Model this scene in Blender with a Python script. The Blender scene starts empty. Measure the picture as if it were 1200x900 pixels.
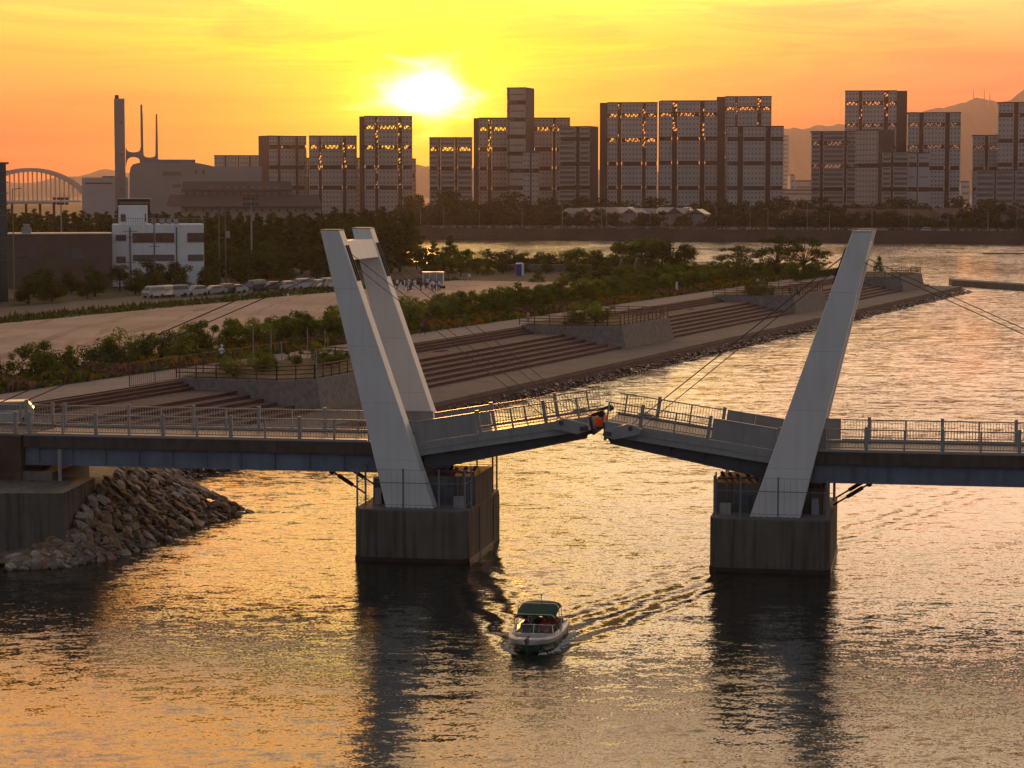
import bpy, bmesh, math, random
from math import sin, cos, tan, pi, radians, atan, atan2, hypot, sqrt
from mathutils import Vector, Matrix, Quaternion

scene = bpy.context.scene
col = scene.collection

# ------------------------------------------------------------------ camera
FOC = 2680.0                      # focal length in pixels of the 1200 px wide photograph
PITCH = atan(225 / FOC)
CAM_H = 18.7
cam_data = bpy.data.cameras.new("camera")
cam_data.sensor_width = 36
cam_data.lens = FOC / 1200 * 36
cam_data.clip_start = 1
cam_data.clip_end = 40000
cam = bpy.data.objects.new("camera", cam_data)
cam.location = (0, 0, CAM_H)
cam.rotation_euler = (pi / 2 - PITCH, 0, 0)
col.objects.link(cam)
scene.camera = cam

# ------------------------------------------------------------------ light
SUN_EL = radians(2.75)
SUN_AZ = radians(-2.14)           # left of +Y
SUNV = Vector((sin(SUN_AZ) * cos(SUN_EL), cos(SUN_AZ) * cos(SUN_EL), sin(SUN_EL)))
GLOWV = Vector((sin(SUN_AZ) * cos(radians(2.42)), cos(SUN_AZ) * cos(radians(2.42)), sin(radians(2.42))))
sun_data = bpy.data.lights.new("sun", 'SUN')
sun_data.energy = 2.0
sun_data.specular_factor = 0.5
sun_data.angle = radians(1.2)
sun_data.color = (1.0, 0.42, 0.10)
sun = bpy.data.objects.new("sun", sun_data)
sun.rotation_euler = SUNV.to_track_quat('Z', 'Y').to_euler()
sun.location = (0, 0, 300)
col.objects.link(sun)

scene.view_settings.view_transform = 'Standard'
scene.view_settings.look = 'None'
scene.view_settings.exposure = 0.0
scene.view_settings.gamma = 1.0
scene.cycles.max_bounces = 7
scene.cycles.diffuse_bounces = 3
scene.cycles.glossy_bounces = 3
scene.cycles.transmission_bounces = 4
scene.cycles.volume_bounces = 0
scene.cycles.transparent_max_bounces = 6
scene.cycles.caustics_reflective = False
scene.cycles.caustics_refractive = False
scene.cycles.sample_clamp_indirect = 4.0
scene.cycles.sample_clamp_direct = 12.0
scene.cycles.use_denoising = True
scene.cycles.use_adaptive_sampling = True
scene.cycles.adaptive_threshold = 0.02


class NT:
    """small helper round a node tree"""
    def __init__(s, tree):
        s.t = tree
    def n(s, kind, **kw):
        nd = s.t.nodes.new(kind)
        for k, v in kw.items():
            setattr(nd, k, v)
        return nd
    def put(s, sock, v):
        if isinstance(v, bpy.types.NodeSocket):
            s.t.links.new(v, sock)
        elif v is not None:
            if sock.type == 'RGBA' and len(v) == 3:
                v = (*v, 1)
            sock.default_value = v
    def math(s, op, a, b=None, c=None, clamp=False):
        nd = s.n('ShaderNodeMath', operation=op, use_clamp=clamp)
        for i, v in enumerate((a, b, c)):
            if v is not None:
                s.put(nd.inputs[i], v)
        return nd.outputs[0]
    def vmath(s, op, a, b=None):
        nd = s.n('ShaderNodeVectorMath', operation=op)
        s.put(nd.inputs[0], a)
        if b is not None:
            s.put(nd.inputs[1], b)
        return nd.outputs['Value'] if op in ('DOT_PRODUCT', 'LENGTH') else nd.outputs[0]
    def mix(s, fac, a, b, mode='MIX'):
        nd = s.n('ShaderNodeMix', data_type='RGBA', blend_type=mode)
        s.put(nd.inputs[0], fac)
        s.put(nd.inputs[6], a)
        s.put(nd.inputs[7], b)
        return nd.outputs[2]
    def ramp(s, fac, stops, interp='LINEAR'):
        nd = s.n('ShaderNodeValToRGB')
        nd.color_ramp.interpolation = interp
        el = nd.color_ramp.elements
        while len(el) > 1:
            el.remove(el[-1])
        el[0].position = stops[0][0]
        el[0].color = (*stops[0][1], 1) if not isinstance(stops[0][1], (int, float)) else (stops[0][1],) * 3 + (1,)
        for p, c in stops[1:]:
            e = el.new(p)
            e.color = (*c, 1) if not isinstance(c, (int, float)) else (c, c, c, 1)
        s.put(nd.inputs[0], fac)
        return nd.outputs[0]
    def noise(s, vec, scale, detail=3.0, rough=0.5, dist=0.0):
        nd = s.n('ShaderNodeTexNoise')
        s.put(nd.inputs['Vector'], vec)
        nd.inputs['Scale'].default_value = scale
        nd.inputs['Detail'].default_value = detail
        nd.inputs['Roughness'].default_value = rough
        nd.inputs['Distortion'].default_value = dist
        return nd.outputs[0]
    def mapping(s, vec, scale=(1, 1, 1), rot=(0, 0, 0), loc=(0, 0, 0)):
        nd = s.n('ShaderNodeMapping')
        s.put(nd.inputs['Vector'], vec)
        nd.inputs['Scale'].default_value = scale
        nd.inputs['Rotation'].default_value = rot
        nd.inputs['Location'].default_value = loc
        return nd.outputs[0]
    def smooth(s, v, a, b, c=0.0, d=1.0):
        nd = s.n('ShaderNodeMapRange', interpolation_type='SMOOTHSTEP')
        s.put(nd.inputs[0], v)
        for i, q in enumerate((a, b, c, d)):
            nd.inputs[i + 1].default_value = q
        return nd.outputs[0]


world = bpy.data.worlds.new("World")
scene.world = world
world.use_nodes = True
world.node_tree.nodes.clear()
W = NT(world.node_tree)
sky = W.n('ShaderNodeTexSky', sky_type='NISHITA', sun_disc=False, sun_elevation=SUN_EL,
          sun_rotation=SUN_AZ, air_density=1.5, dust_density=4.0, ozone_density=1.0)
tc = W.n('ShaderNodeTexCoord').outputs['Generated']
vdir = W.vmath('NORMALIZE', tc)
sep = W.n('ShaderNodeSeparateXYZ')
W.put(sep.inputs[0], vdir)
vx, vy, vz = sep.outputs
# wisps of thin cloud drawn out along the horizon
cl_v = W.mapping(vdir, scale=(3.2, 3.2, 30), rot=(0, radians(3), 0))
cl = W.noise(cl_v, 2.2, 6, 0.62, 0.7)
cl2 = W.noise(W.mapping(vdir, scale=(2.0, 2.0, 46), rot=(0, radians(-4.5), 0), loc=(3, 1, 2)), 1.7, 5, 0.62, 0.9)
# gradient over the height angle on the sunset side
west = W.ramp(vz, [(0.0, (0.80, 0.10, 0.03)), (0.03, (0.85, 0.12, 0.025)), (0.062, (1.15, 0.50, 0.06)),
                   (0.084, (1.3, 0.95, 0.14)), (0.12, (2.8, 2.2, 1.25)), (0.19, (2.5, 1.9, 1.08)),
                   (0.32, (1.65, 1.20, 0.55)), (0.5, (0.78, 0.62, 0.42)), (1.0, (0.22, 0.235, 0.27))])
west = W.vmath('MULTIPLY', west, (1.0, 1.0, 1.0))
east = W.ramp(vz, [(0.0, (0.26, 0.25, 0.265)), (0.25, (0.30, 0.295, 0.31)), (0.6, (0.24, 0.245, 0.27)), (1.0, (0.16, 0.18, 0.215))])
azw = W.smooth(vy, -0.25, 0.85)
base = W.mix(azw, east, west)
# the right of the picture is pinker, the left more orange
side = W.smooth(vx, 0.0, 0.26)
base = W.mix(W.math('MULTIPLY', W.math('MULTIPLY', side, azw), W.smooth(vz, 0.13, 0.07)), base, W.vmath('MULTIPLY', base, (1.0, 0.80, 1.75)))
# unseen orange cloud bank, added above left of the sun to tint the water
added_cloud = W.math('MULTIPLY', W.smooth(vx, 0.06, -0.06), W.math('MULTIPLY', W.smooth(vz, 0.105, 0.15), W.smooth(vz, 0.30, 0.20)))
added_cloud = W.math('MULTIPLY', W.math('MULTIPLY', added_cloud, azw), W.smooth(cl, 0.30, 0.50))
base = W.mix(W.math('MULTIPLY', added_cloud, 0.85), base, (3.1, 1.35, 0.14))
# sun glow
cosang = W.vmath('DOT_PRODUCT', vdir, tuple(GLOWV))
ang = W.math('MULTIPLY', W.math('ARCCOSINE', W.math('MINIMUM', cosang, 0.9999999)), 180 / pi)
gx, gz = tan(SUN_AZ), tan(radians(2.42))
ddx = W.math('MULTIPLY', W.math('SUBTRACT', W.math('DIVIDE', vx, W.math('MAXIMUM', vy, 0.05)), gx), 57.3 * 0.62)
ddz = W.math('MULTIPLY', W.math('SUBTRACT', W.math('DIVIDE', vz, W.math('MAXIMUM', vy, 0.05)), gz), 57.3)
ddz = W.math('SUBTRACT', ddz, W.math('MULTIPLY', ddx, 0.12))
ell = W.math('SQRT', W.math('ADD', W.math('MULTIPLY', ddx, ddx), W.math('MULTIPLY', ddz, ddz)))
rag = W.noise(W.mapping(vdir, scale=(16, 16, 40), rot=(0, radians(12), 0), loc=(1.7, 0, 4)), 2.0, 4, 0.55, 0.3)
angw = W.math('ADD', ell, W.math('MULTIPLY', W.math('SUBTRACT', rag, 0.5), W.smooth(ell, 0.1, 1.2, 0.0, 2.2)))
angw = W.math('MAXIMUM', angw, 0.0)
g_wide = W.math('EXPONENT', W.math('MULTIPLY', ell, -1 / 2.4))
g_mid = W.math('EXPONENT', W.math('MULTIPLY', angw, -1 / 0.8))
g_core = W.math('EXPONENT', W.math('MULTIPLY', W.math('POWER', W.math('DIVIDE', angw, 0.44), 2.0), -1.0))
glow = W.vmath('ADD', W.vmath('MULTIPLY', (1.0, 0.95, -0.10), g_wide), W.vmath('MULTIPLY', (1.3, 0.9, 0.05), g_mid))
glow = W.vmath('ADD', glow, W.vmath('MULTIPLY', (7.0, 6.0, 4.5), g_core))
# clouds brighten near the sun, and darken pinkish away from it
wisp = W.smooth(cl2, 0.50, 0.62)
band = W.smooth(cl, 0.42, 0.62)
near = W.smooth(ang, 11.0, 1.0)
base = W.mix(W.math('MULTIPLY', W.math('MULTIPLY', band, 0.8), azw), base, W.vmath('MULTIPLY', base, (0.97, 0.62, 0.9)))
base = W.mix(W.math('MULTIPLY', wisp, W.math('MULTIPLY', near, 0.9)), base, W.vmath('MULTIPLY', base, (1.1, 1.55, 0.8)))
tot = W.vmath('MAXIMUM', W.vmath('ADD', base, glow), (0.004, 0.004, 0.004))
bg1 = W.n('ShaderNodeBackground')
W.put(bg1.inputs[0], tot)
bg1.inputs[1].default_value = 1.0
bg2 = W.n('ShaderNodeBackground')
W.put(bg2.inputs[0], sky.outputs[0])
bg2.inputs[1].default_value = 0.008
add = W.n('ShaderNodeAddShader')
W.put(add.inputs[0], bg1.outputs[0])
W.put(add.inputs[1], bg2.outputs[0])
wo = W.n('ShaderNodeOutputWorld')
W.put(wo.inputs[0], add.outputs[0])

# ------------------------------------------------------------------ picture geometry -> places
FW = (0, cos(PITCH), -sin(PITCH))
UPV = (0, sin(PITCH), cos(PITCH))


def ray(px, py):
    x = (px - 600) / FOC
    y = -(py - 450) / FOC
    return Vector((x, FW[1] + UPV[1] * y, FW[2] + UPV[2] * y))


def at_z(px, py, z):
    d = ray(px, py)
    t = (z - CAM_H) / d.z
    return Vector((d.x * t, d.y * t, z))


def at_y(px, py, Y):
    d = ray(px, py)
    t = Y / d.y
    return Vector((d.x * t, Y, CAM_H + d.z * t))


# bridge frame: a runs along the bridge, w away from the camera across it
BA = at_z(480, 597, 2.6)
BTH = radians(10.525)
BB = Vector((cos(BTH), -sin(BTH), 0))
BW = Vector((sin(BTH), cos(BTH), 0))


def bp(a, w, z):
    return Vector((BA.x, BA.y, 0)) + BB * a + BW * w + Vector((0, 0, z))


# shore frame: t runs along the embankment, s inland
SU = Vector((0.3565, 0.9343, 0))
SN = Vector((-0.9343, 0.3565, 0))


def sp(t, s, z=0.0):
    return Vector((0, 206, 0)) + SU * t + SN * s + Vector((0, 0, z))


# ------------------------------------------------------------------ mesh helpers
class MB:
    def __init__(s):
        s.v, s.f, s.m = [], [], []
        s.mi = 0
    def face(s, pts):
        n = len(s.v)
        s.v += [tuple(p) for p in pts]
        s.f.append(tuple(range(n, n + len(pts))))
        s.m.append(s.mi)
    def hexa(s, c):
        """eight corners: bottom ring 0-3, top ring 4-7"""
        n = len(s.v)
        s.v += [tuple(p) for p in c]
        for q in ((3, 2, 1, 0), (4, 5, 6, 7), (0, 1, 5, 4), (1, 2, 6, 5), (2, 3, 7, 6), (3, 0, 4, 7)):
            s.f.append(tuple(n + i for i in q))
            s.m.append(s.mi)
    def box(s, x0, x1, y0, y1, z0, z1, fn=None):
        c = [(x0, y0, z0), (x1, y0, z0), (x1, y1, z0), (x0, y1, z0), (x0, y0, z1), (x1, y0, z1), (x1, y1, z1), (x0, y1, z1)]
        s.hexa([fn(*p) for p in c] if fn else c)
    def prism(s, poly, z0, z1, fn=None):
        """poly: list of (x, y), counter-clockwise"""
        n = len(s.v)
        k = len(poly)
        g = fn or (lambda x, y, z: (x, y, z))
        s.v += [tuple(g(x, y, z0)) for x, y in poly] + [tuple(g(x, y, z1)) for x, y in poly]
        s.f.append(tuple(n + i for i in reversed(range(k))))
        s.f.append(tuple(n + k + i for i in range(k)))
        s.m += [s.mi, s.mi]
        for i in range(k):
            j = (i + 1) % k
            s.f.append((n + i, n + j, n + k + j, n + k + i))
            s.m.append(s.mi)
    def bar(s, p, q, w, h=None, up=(0, 0, 1)):
        h = h or w
        p, q = Vector(p), Vector(q)
        d = (q - p).normalized()
        u = Vector(up)
        if abs(d.dot(u)) > 0.98:
            u = Vector((1, 0, 0))
        x = d.cross(u).normalized() * (w / 2)
        y = x.cross(d).normalized() * (h / 2)
        s.hexa([p - x - y, p + x - y, q + x - y, q - x - y, p - x + y, p + x + y, q + x + y, q - x + y])
    def tube(s, p, q, r0, r1=None, n=8, caps=True):
        r1 = r0 if r1 is None else r1
        p, q = Vector(p), Vector(q)
        d = (q - p).normalized()
        u = Vector((0, 0, 1)) if abs(d.z) < 0.9 else Vector((1, 0, 0))
        x = d.cross(u).normalized()
        y = x.cross(d)
        k = len(s.v)
        for c, r in ((p, r0), (q, r1)):
            for i in range(n):
                a = 2 * pi * i / n
                s.v.append(tuple(c + x * cos(a) * r + y * sin(a) * r))
        for i in range(n):
            j = (i + 1) % n
            s.f.append((k + i, k + n + i, k + n + j, k + j))
            s.m.append(s.mi)
        if caps:
            s.f.append(tuple(k + i for i in range(n)))
            s.f.append(tuple(k + n + i for i in reversed(range(n))))
            s.m += [s.mi, s.mi]
    def path(s, pts, r, n=6):
        for a, b in zip(pts[:-1], pts[1:]):
            s.tube(a, b, r, r, n)
    def grid(s, rows):
        """rows of equally many points"""
        n = len(s.v)
        k = len(rows[0])
        for r in rows:
            s.v += [tuple(p) for p in r]
        for i in range(len(rows) - 1):
            for j in range(k - 1):
                a = n + i * k + j
                s.f.append((a, a + 1, a + k + 1, a + k))
                s.m.append(s.mi)
    def mesh(s, name, mats, smooth=False):
        me = bpy.data.meshes.new(name)
        me.from_pydata(s.v, [], s.f)
        for m in (mats if isinstance(mats, (list, tuple)) else [mats]):
            me.materials.append(m)
        if any(s.m):
            me.polygons.foreach_set('material_index', s.m)
        if smooth:
            me.polygons.foreach_set('use_smooth', [True] * len(me.polygons))
        me.update()
        return me
    def build(s, name, mats, parent=None, smooth=False, loc=None):
        return link(name, s.mesh(name, mats, smooth), parent, loc)


def link(name, data, parent=None, loc=None):
    o = bpy.data.objects.new(name, data)
    if loc is not None:
        o.location = loc
    if parent is not None:
        o.parent = parent
    col.objects.link(o)
    return o


def empty(name, loc=(0, 0, 0), rz=0.0):
    o = bpy.data.objects.new(name, None)
    o.empty_display_size = 0.5
    o.location = loc
    o.rotation_euler = (0, 0, rz)
    col.objects.link(o)
    return o


def tag(o, label=None, cat=None, group=None, kind=None):
    if label:
        o["label"] = label
    if cat:
        o["category"] = cat
    if group:
        o["group"] = group
    if kind:
        o["kind"] = kind
    return o


def kids_of(root):
    return [c for c in bpy.data.objects if c.parent is root]


def snapshot(root):
    """(object, [children snapshots]) once, so copying is cheap"""
    return (root, [snapshot(c) for c in kids_of(root)])


def copy_tree(snap, parent=None):
    o, ch = snap
    c = o.copy()
    col.objects.link(c)
    c.parent = parent
    for q in ch:
        copy_tree(q, c)
    return c


def wall_poly(mb, pts, z0, z1):
    mb.prism([(p[0], p[1]) for p in pts], z0, z1)


# ------------------------------------------------------------------ materials
def mat(name, c, rough=0.7, metal=0.0, var=0.0, vscale=1.0, bump=0.0, bscale=20.0, c2=None, spec=0.3, streak=0.0, coord='Object'):
    m = bpy.data.materials.new(name)
    m.use_nodes = True
    t = NT(m.node_tree)
    b = m.node_tree.nodes['Principled BSDF']
    b.inputs['Roughness'].default_value = rough
    b.inputs['Metallic'].default_value = metal
    b.inputs['Specular IOR Level'].default_value = spec
    colr = (*c, 1)
    if var or c2 or bump or streak:
        tx = t.n('ShaderNodeTexCoord').outputs['Object'] if coord == 'Object' else t.n('ShaderNodeNewGeometry').outputs['Position']
        if var or c2:
            nz = t.smooth(t.noise(tx, vscale, 5, 0.6), 0.3, 0.7)
            a = c2 or tuple(x * (1 - var) for x in c)
            colr = t.mix(nz, (*a, 1), (*c, 1))
        if streak:
            st = t.noise(t.mapping(tx, scale=(1.6, 1.6, 0.09)), 1.9, 4, 0.6)
            st = t.smooth(st, 0.42, 0.68, 0, streak)
            colr = t.mix(st, colr, tuple(x * 0.32 for x in c) + (1,))
        if bump:
            bn = t.n('ShaderNodeBump')
            bn.inputs['Strength'].default_value = bump
            bn.inputs['Distance'].default_value = 0.05
            t.put(bn.inputs['Height'], t.noise(tx, bscale, 5, 0.6))
            t.put(b.inputs['Normal'], bn.outputs[0])
    t.put(b.inputs['Base Color'], colr)
    return m


def leaf_mat(name, c1, c2, trans=0.35, scale=0.6):
    m = bpy.data.materials.new(name)
    m.use_nodes = True
    t = NT(m.node_tree)
    m.node_tree.nodes.remove(m.node_tree.nodes['Principled BSDF'])
    pos = t.n('ShaderNodeNewGeometry').outputs['Position']
    rnd = t.n('ShaderNodeObjectInfo').outputs['Random']
    f = t.smooth(t.noise(pos, scale, 3, 0.6), 0.35, 0.65)
    c = t.mix(f, c1, c2)
    c = t.mix(t.math('MULTIPLY', rnd, 0.4), c, t.vmath('MULTIPLY', c, (1.3, 0.95, 0.6)))
    d = t.n('ShaderNodeBsdfDiffuse')
    t.put(d.inputs[0], c)
    tr = t.n('ShaderNodeBsdfTranslucent')
    t.put(tr.inputs[0], t.vmath('MULTIPLY', c, (1.3, 1.25, 0.6)))
    mx = t.n('ShaderNodeMixShader')
    mx.inputs[0].default_value = trans
    t.put(mx.inputs[1], d.outputs[0])
    t.put(mx.inputs[2], tr.outputs[0])
    t.put(m.node_tree.nodes['Material Output'].inputs[0], mx.outputs[0])
    return m


M = {}
M['white_paint'] = mat('white_paint', (0.70, 0.70, 0.695), 0.45, var=0.08, vscale=0.5, streak=0.09)
M['pale_steel'] = mat('pale_steel', (0.30, 0.31, 0.315), 0.5, var=0.12, vscale=1.2, streak=0.2)
M['rail_paint'] = mat('rail_paint', (0.27, 0.27, 0.27), 0.4, spec=0.4)
M['blue_steel'] = mat('blue_steel', (0.16, 0.205, 0.28), 0.5, var=0.25, vscale=0.8, streak=0.25)
M['dark_steel'] = mat('dark_steel', (0.07, 0.085, 0.11), 0.55, var=0.3, vscale=1.0)
M['black'] = mat('black_rubber', (0.015, 0.015, 0.016), 0.6)
M['cable'] = mat('cable_steel', (0.06, 0.06, 0.065), 0.5)
M['concrete'] = mat('pier_concrete', (0.14, 0.13, 0.115), 0.85, var=0.25, vscale=0.7, bump=0.3, bscale=8, streak=0.85)
M['concrete_plain'] = mat('plain_concrete', (0.19, 0.17, 0.155), 0.9, var=0.3, vscale=0.5, bump=0.3, bscale=6, streak=0.3)
M['fascia'] = mat('weathered_fascia', (0.10, 0.085, 0.075), 0.85, var=0.3, vscale=1.5, streak=0.4)
M['asphalt'] = mat('worn_asphalt', (0.07, 0.066, 0.064), 0.8, var=0.3, vscale=0.6, coord='P')
M['deckpave'] = mat('deck_paving', (0.20, 0.15, 0.115), 0.5, var=0.2, vscale=2.0, spec=0.5)
M['path'] = mat('path_paving', (0.27, 0.22, 0.195), 0.9, var=0.2, vscale=0.5, coord='P')
M['walk'] = mat('walk_paving', (0.165, 0.135, 0.12), 0.9, var=0.3, vscale=0.35, coord='P', streak=0)
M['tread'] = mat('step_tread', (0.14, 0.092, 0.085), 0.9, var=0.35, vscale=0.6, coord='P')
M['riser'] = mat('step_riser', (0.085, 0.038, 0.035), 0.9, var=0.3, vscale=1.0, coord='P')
M['sand'] = mat('sand', (0.46, 0.335, 0.26), 0.95, c2=(0.34, 0.24, 0.18), vscale=0.09, coord='P', bump=0.3, bscale=1.5)
_t = NT(M['sand'].node_tree)
_b = M['sand'].node_tree.nodes['Principled BSDF']
_c = _b.inputs['Base Color'].links[0].from_socket
_p = _t.n('ShaderNodeNewGeometry').outputs['Position']
_w = _t.noise(_t.mapping(_p, scale=(0.25, 0.018, 1), rot=(0, 0, radians(21))), 1.0, 5, 0.65, 1.2)
_c = _t.mix(_t.smooth(_w, 0.52, 0.64, 0, 0.75), _c, (0.20, 0.13, 0.095))
_w2 = _t.noise(_t.mapping(_p, scale=(0.9, 0.05, 1), rot=(0, 0, radians(28)), loc=(9, 2, 0)), 1.0, 3, 0.5, 0.5)
_c = _t.mix(_t.smooth(_w2, 0.60, 0.66, 0, 0.4), _c, (0.24, 0.165, 0.12))
_t.put(_b.inputs['Base Color'], _c)
M['grass'] = mat('grass', (0.045, 0.05, 0.02), 0.95, c2=(0.075, 0.055, 0.03), vscale=0.2, coord='P')
M['soil'] = mat('soil', (0.06, 0.05, 0.03), 0.95, c2=(0.035, 0.045, 0.018), vscale=0.15, coord='P')
M['farland'] = mat('far_land', (0.05, 0.05, 0.03), 0.95, c2=(0.09, 0.075, 0.06), vscale=0.03, coord='P')
M['bark'] = mat('bark', (0.07, 0.05, 0.035), 0.95, var=0.3, vscale=4)
M['leaf_dark'] = leaf_mat('leaf_dark', (0.034, 0.058, 0.018), (0.070, 0.105, 0.030), 0.3)
M['leaf_mid'] = leaf_mat('leaf_mid', (0.055, 0.095, 0.022), (0.12, 0.165, 0.04), 0.4)
M['leaf_light'] = leaf_mat('leaf_light', (0.09, 0.14, 0.03), (0.17, 0.21, 0.05), 0.45)
M['flower_orange'] = leaf_mat('flower_orange', (0.16, 0.12, 0.02), (0.28, 0.16, 0.03), 0.3, 0.25)
M['flower_pink'] = leaf_mat('flower_pink', (0.14, 0.085, 0.08), (0.20, 0.11, 0.14), 0.3, 0.25)

# ------------------------------------------------------------------ haze
hz = bpy.data.materials.new('haze_air')
hz.use_nodes = True
T = NT(hz.node_tree)
hz.node_tree.nodes.remove(hz.node_tree.nodes['Principled BSDF'])
pv = T.n('ShaderNodeVolumePrincipled')
pv.inputs['Color'].default_value = (0.90, 0.76, 0.86, 1)
pv.inputs['Density'].default_value = 0.000042
pv.inputs['Anisotropy'].default_value = 0.58
hz.node_tree.links.new(pv.outputs[0], hz.node_tree.nodes['Material Output'].inputs['Volume'])
mb = MB()
mb.box(-3600, 3600, -250, 9900, -3, 520)
haze = mb.build('haze', hz)
tag(haze, 'thin golden evening haze over the whole harbour', 'haze', kind='stuff')

# ------------------------------------------------------------------ water
BOAT = Vector((1.05, 93.9, 0))
BHEAD = radians(10)               # bow towards the camera, turned a little to the left
wm = bpy.data.materials.new('harbour_water')
wm.use_nodes = True
T = NT(wm.node_tree)
b = wm.node_tree.nodes['Principled BSDF']
pos = T.n('ShaderNodeNewGeometry').outputs['Position']


def nvec(vec, scale, detail, rough=0.55, dist=0.0):
    nd = T.n('ShaderNodeTexNoise')
    T.put(nd.inputs['Vector'], vec)
    nd.inputs['Scale'].default_value = scale
    nd.inputs['Detail'].default_value = detail
    nd.inputs['Roughness'].default_value = rough
    nd.inputs['Distortion'].default_value = dist
    return T.vmath('SUBTRACT', nd.outputs[1], (0.5, 0.5, 0.5))


p1_ = T.mapping(pos, scale=(0.42, 1, 1), rot=(0, 0, radians(5)))
p2_ = T.mapping(pos, scale=(0.5, 1, 1), rot=(0, 0, radians(-9)))
patch = T.noise(T.mapping(pos, scale=(0.020, 0.011, 1), loc=(2.1, 0.3, 0)), 1.0, 3, 0.5, 0.6)
calm = T.smooth(patch, 0.38, 0.62, 0.5, 1.15)
s1 = T.vmath('MULTIPLY', nvec(p1_, 0.8, 2, 0.5, 0.3), (0.13, 0.18, 0))
s2 = T.vmath('MULTIPLY', nvec(p2_, 2.9, 3, 0.6), (0.24, 0.30, 0))
s3 = T.vmath('MULTIPLY', nvec(pos, 9.5, 2, 0.6), (0.26, 0.30, 0))
slope = T.vmath('ADD', T.vmath('ADD', s1, s2), s3)
sc_ = T.n('ShaderNodeVectorMath', operation='SCALE')
T.put(sc_.inputs[0], slope)
T.put(sc_.inputs['Scale'], calm)
slope = sc_.outputs[0]
# the boat's wake: diverging crests behind it
aft = Vector((sin(BHEAD), cos(BHEAD), 0))
side_ = Vector((cos(BHEAD), -sin(BHEAD), 0))
rel = T.vmath('SUBTRACT', pos, tuple(BOAT - aft * 3.2))
u_ = T.vmath('DOT_PRODUCT', rel, tuple(aft))
v_ = T.vmath('DOT_PRODUCT', rel, tuple(side_))
av = T.math('ABSOLUTE', v_)
wob = T.math('MULTIPLY', T.math('SUBTRACT', T.noise(pos, 0.35, 2), 0.5), 2.2)
q = T.math('SUBTRACT', av, T.math('MULTIPLY', u_, 0.36))
env = T.math('MULTIPLY', T.smooth(q, -7.5, -0.8), T.smooth(q, 1.3, 0.1))
env = T.math('MULTIPLY', env, T.smooth(u_, -0.2, 2.0))
env = T.math('MULTIPLY', env, T.math('EXPONENT', T.math('MULTIPLY', T.math('MAXIMUM', u_, 0), -1 / 26)))
osc = T.math('COSINE', T.math('ADD', T.math('MULTIPLY', T.math('ADD', q, wob), 2 * pi / 1.5), 0))
amp = T.math('MULTIPLY', T.math('MULTIPLY', osc, env), 0.26)
sg = T.math('SIGN', v_)
cmb = T.n('ShaderNodeCombineXYZ')
T.put(cmb.inputs[0], T.math('ADD', T.math('MULTIPLY', T.math('MULTIPLY', amp, sg), side_.x), T.math('MULTIPLY', amp, -0.36 * aft.x)))
T.put(cmb.inputs[1], T.math('ADD', T.math('MULTIPLY', T.math('MULTIPLY', amp, sg), side_.y), T.math('MULTIPLY', amp, -0.6 * aft.y)))
slope = T.vmath('ADD', slope, cmb.outputs[0])
nrm = T.vmath('NORMALIZE', T.vmath('ADD', slope, (0, 0, 1)))
T.put(b.inputs['Normal'], nrm)
b.inputs['Base Color'].default_value = (0.010, 0.014, 0.012, 1)
b.inputs['Roughness'].default_value = 0.09
b.inputs['IOR'].default_value = 1.34
mb = MB()
for x0, x1 in ((-3400, -300), (-300, 300), (300, 3400)):
    for y0, y1 in ((-200, 700), (700, 9700)):
        mb.face([(x0, y0, 0), (x1, y0, 0), (x1, y1, 0), (x0, y1, 0)])
water = mb.build('water', wm)
tag(water, kind='structure')

# ------------------------------------------------------------------ the ground
EZ = 3.4
gm = MB()
tip = [sp(234, 17.9), Vector((63, 446, 0)), Vector((52, 464, 0)), Vector((20, 478, 0)), Vector((-18, 492, 0)),
       Vector((-40, 560, 0)), Vector((-48, 920, 0)), Vector((-1200, 930, 0)), Vector((-1200, 116, 0)), Vector((-27, 116, 0)), Vector((-27, 140, 0)), sp(-62, 17.9)]
poly = [(p.x, p.y) for p in reversed(tip)]
# fan pieces so that the sheet is well formed
gm.prism([(p.x, p.y) for p in tip], -1.0, EZ - 0.01)
tag(gm.build('ground', M['soil']), kind='structure')

# sheets laid on it along the shore
def strip(name, t0, t1, s0, s1, z, m, kind='structure', n=24, wob=0.0, seed=1):
    r = random.Random(seed)
    mb = MB()
    rows = []
    for i in range(n + 1):
        t = t0 + (t1 - t0) * i / n
        rows.append([sp(t, s1 + r.uniform(-wob, wob), z), sp(t, s0 + r.uniform(-wob, wob), z)])
    mb.grid(rows)
    o = mb.build(name, m)
    return tag(o, kind=kind)


strip('sand_field', -140, 173, 33.5, 76.5, EZ + 0.10, M['sand'], n=60, wob=0.8)
strip('grass_verge', -170, 180, 76.0, 84.0, EZ + 0.06, M['grass'], n=60, wob=0.3)
strip('grass_margin', -90, 232, 22.8, 34.5, EZ + 0.05, M['grass'], n=20)
strip('car_park', -170, 120, 84, 97, EZ + 0.08, M['asphalt'], n=20)

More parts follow.
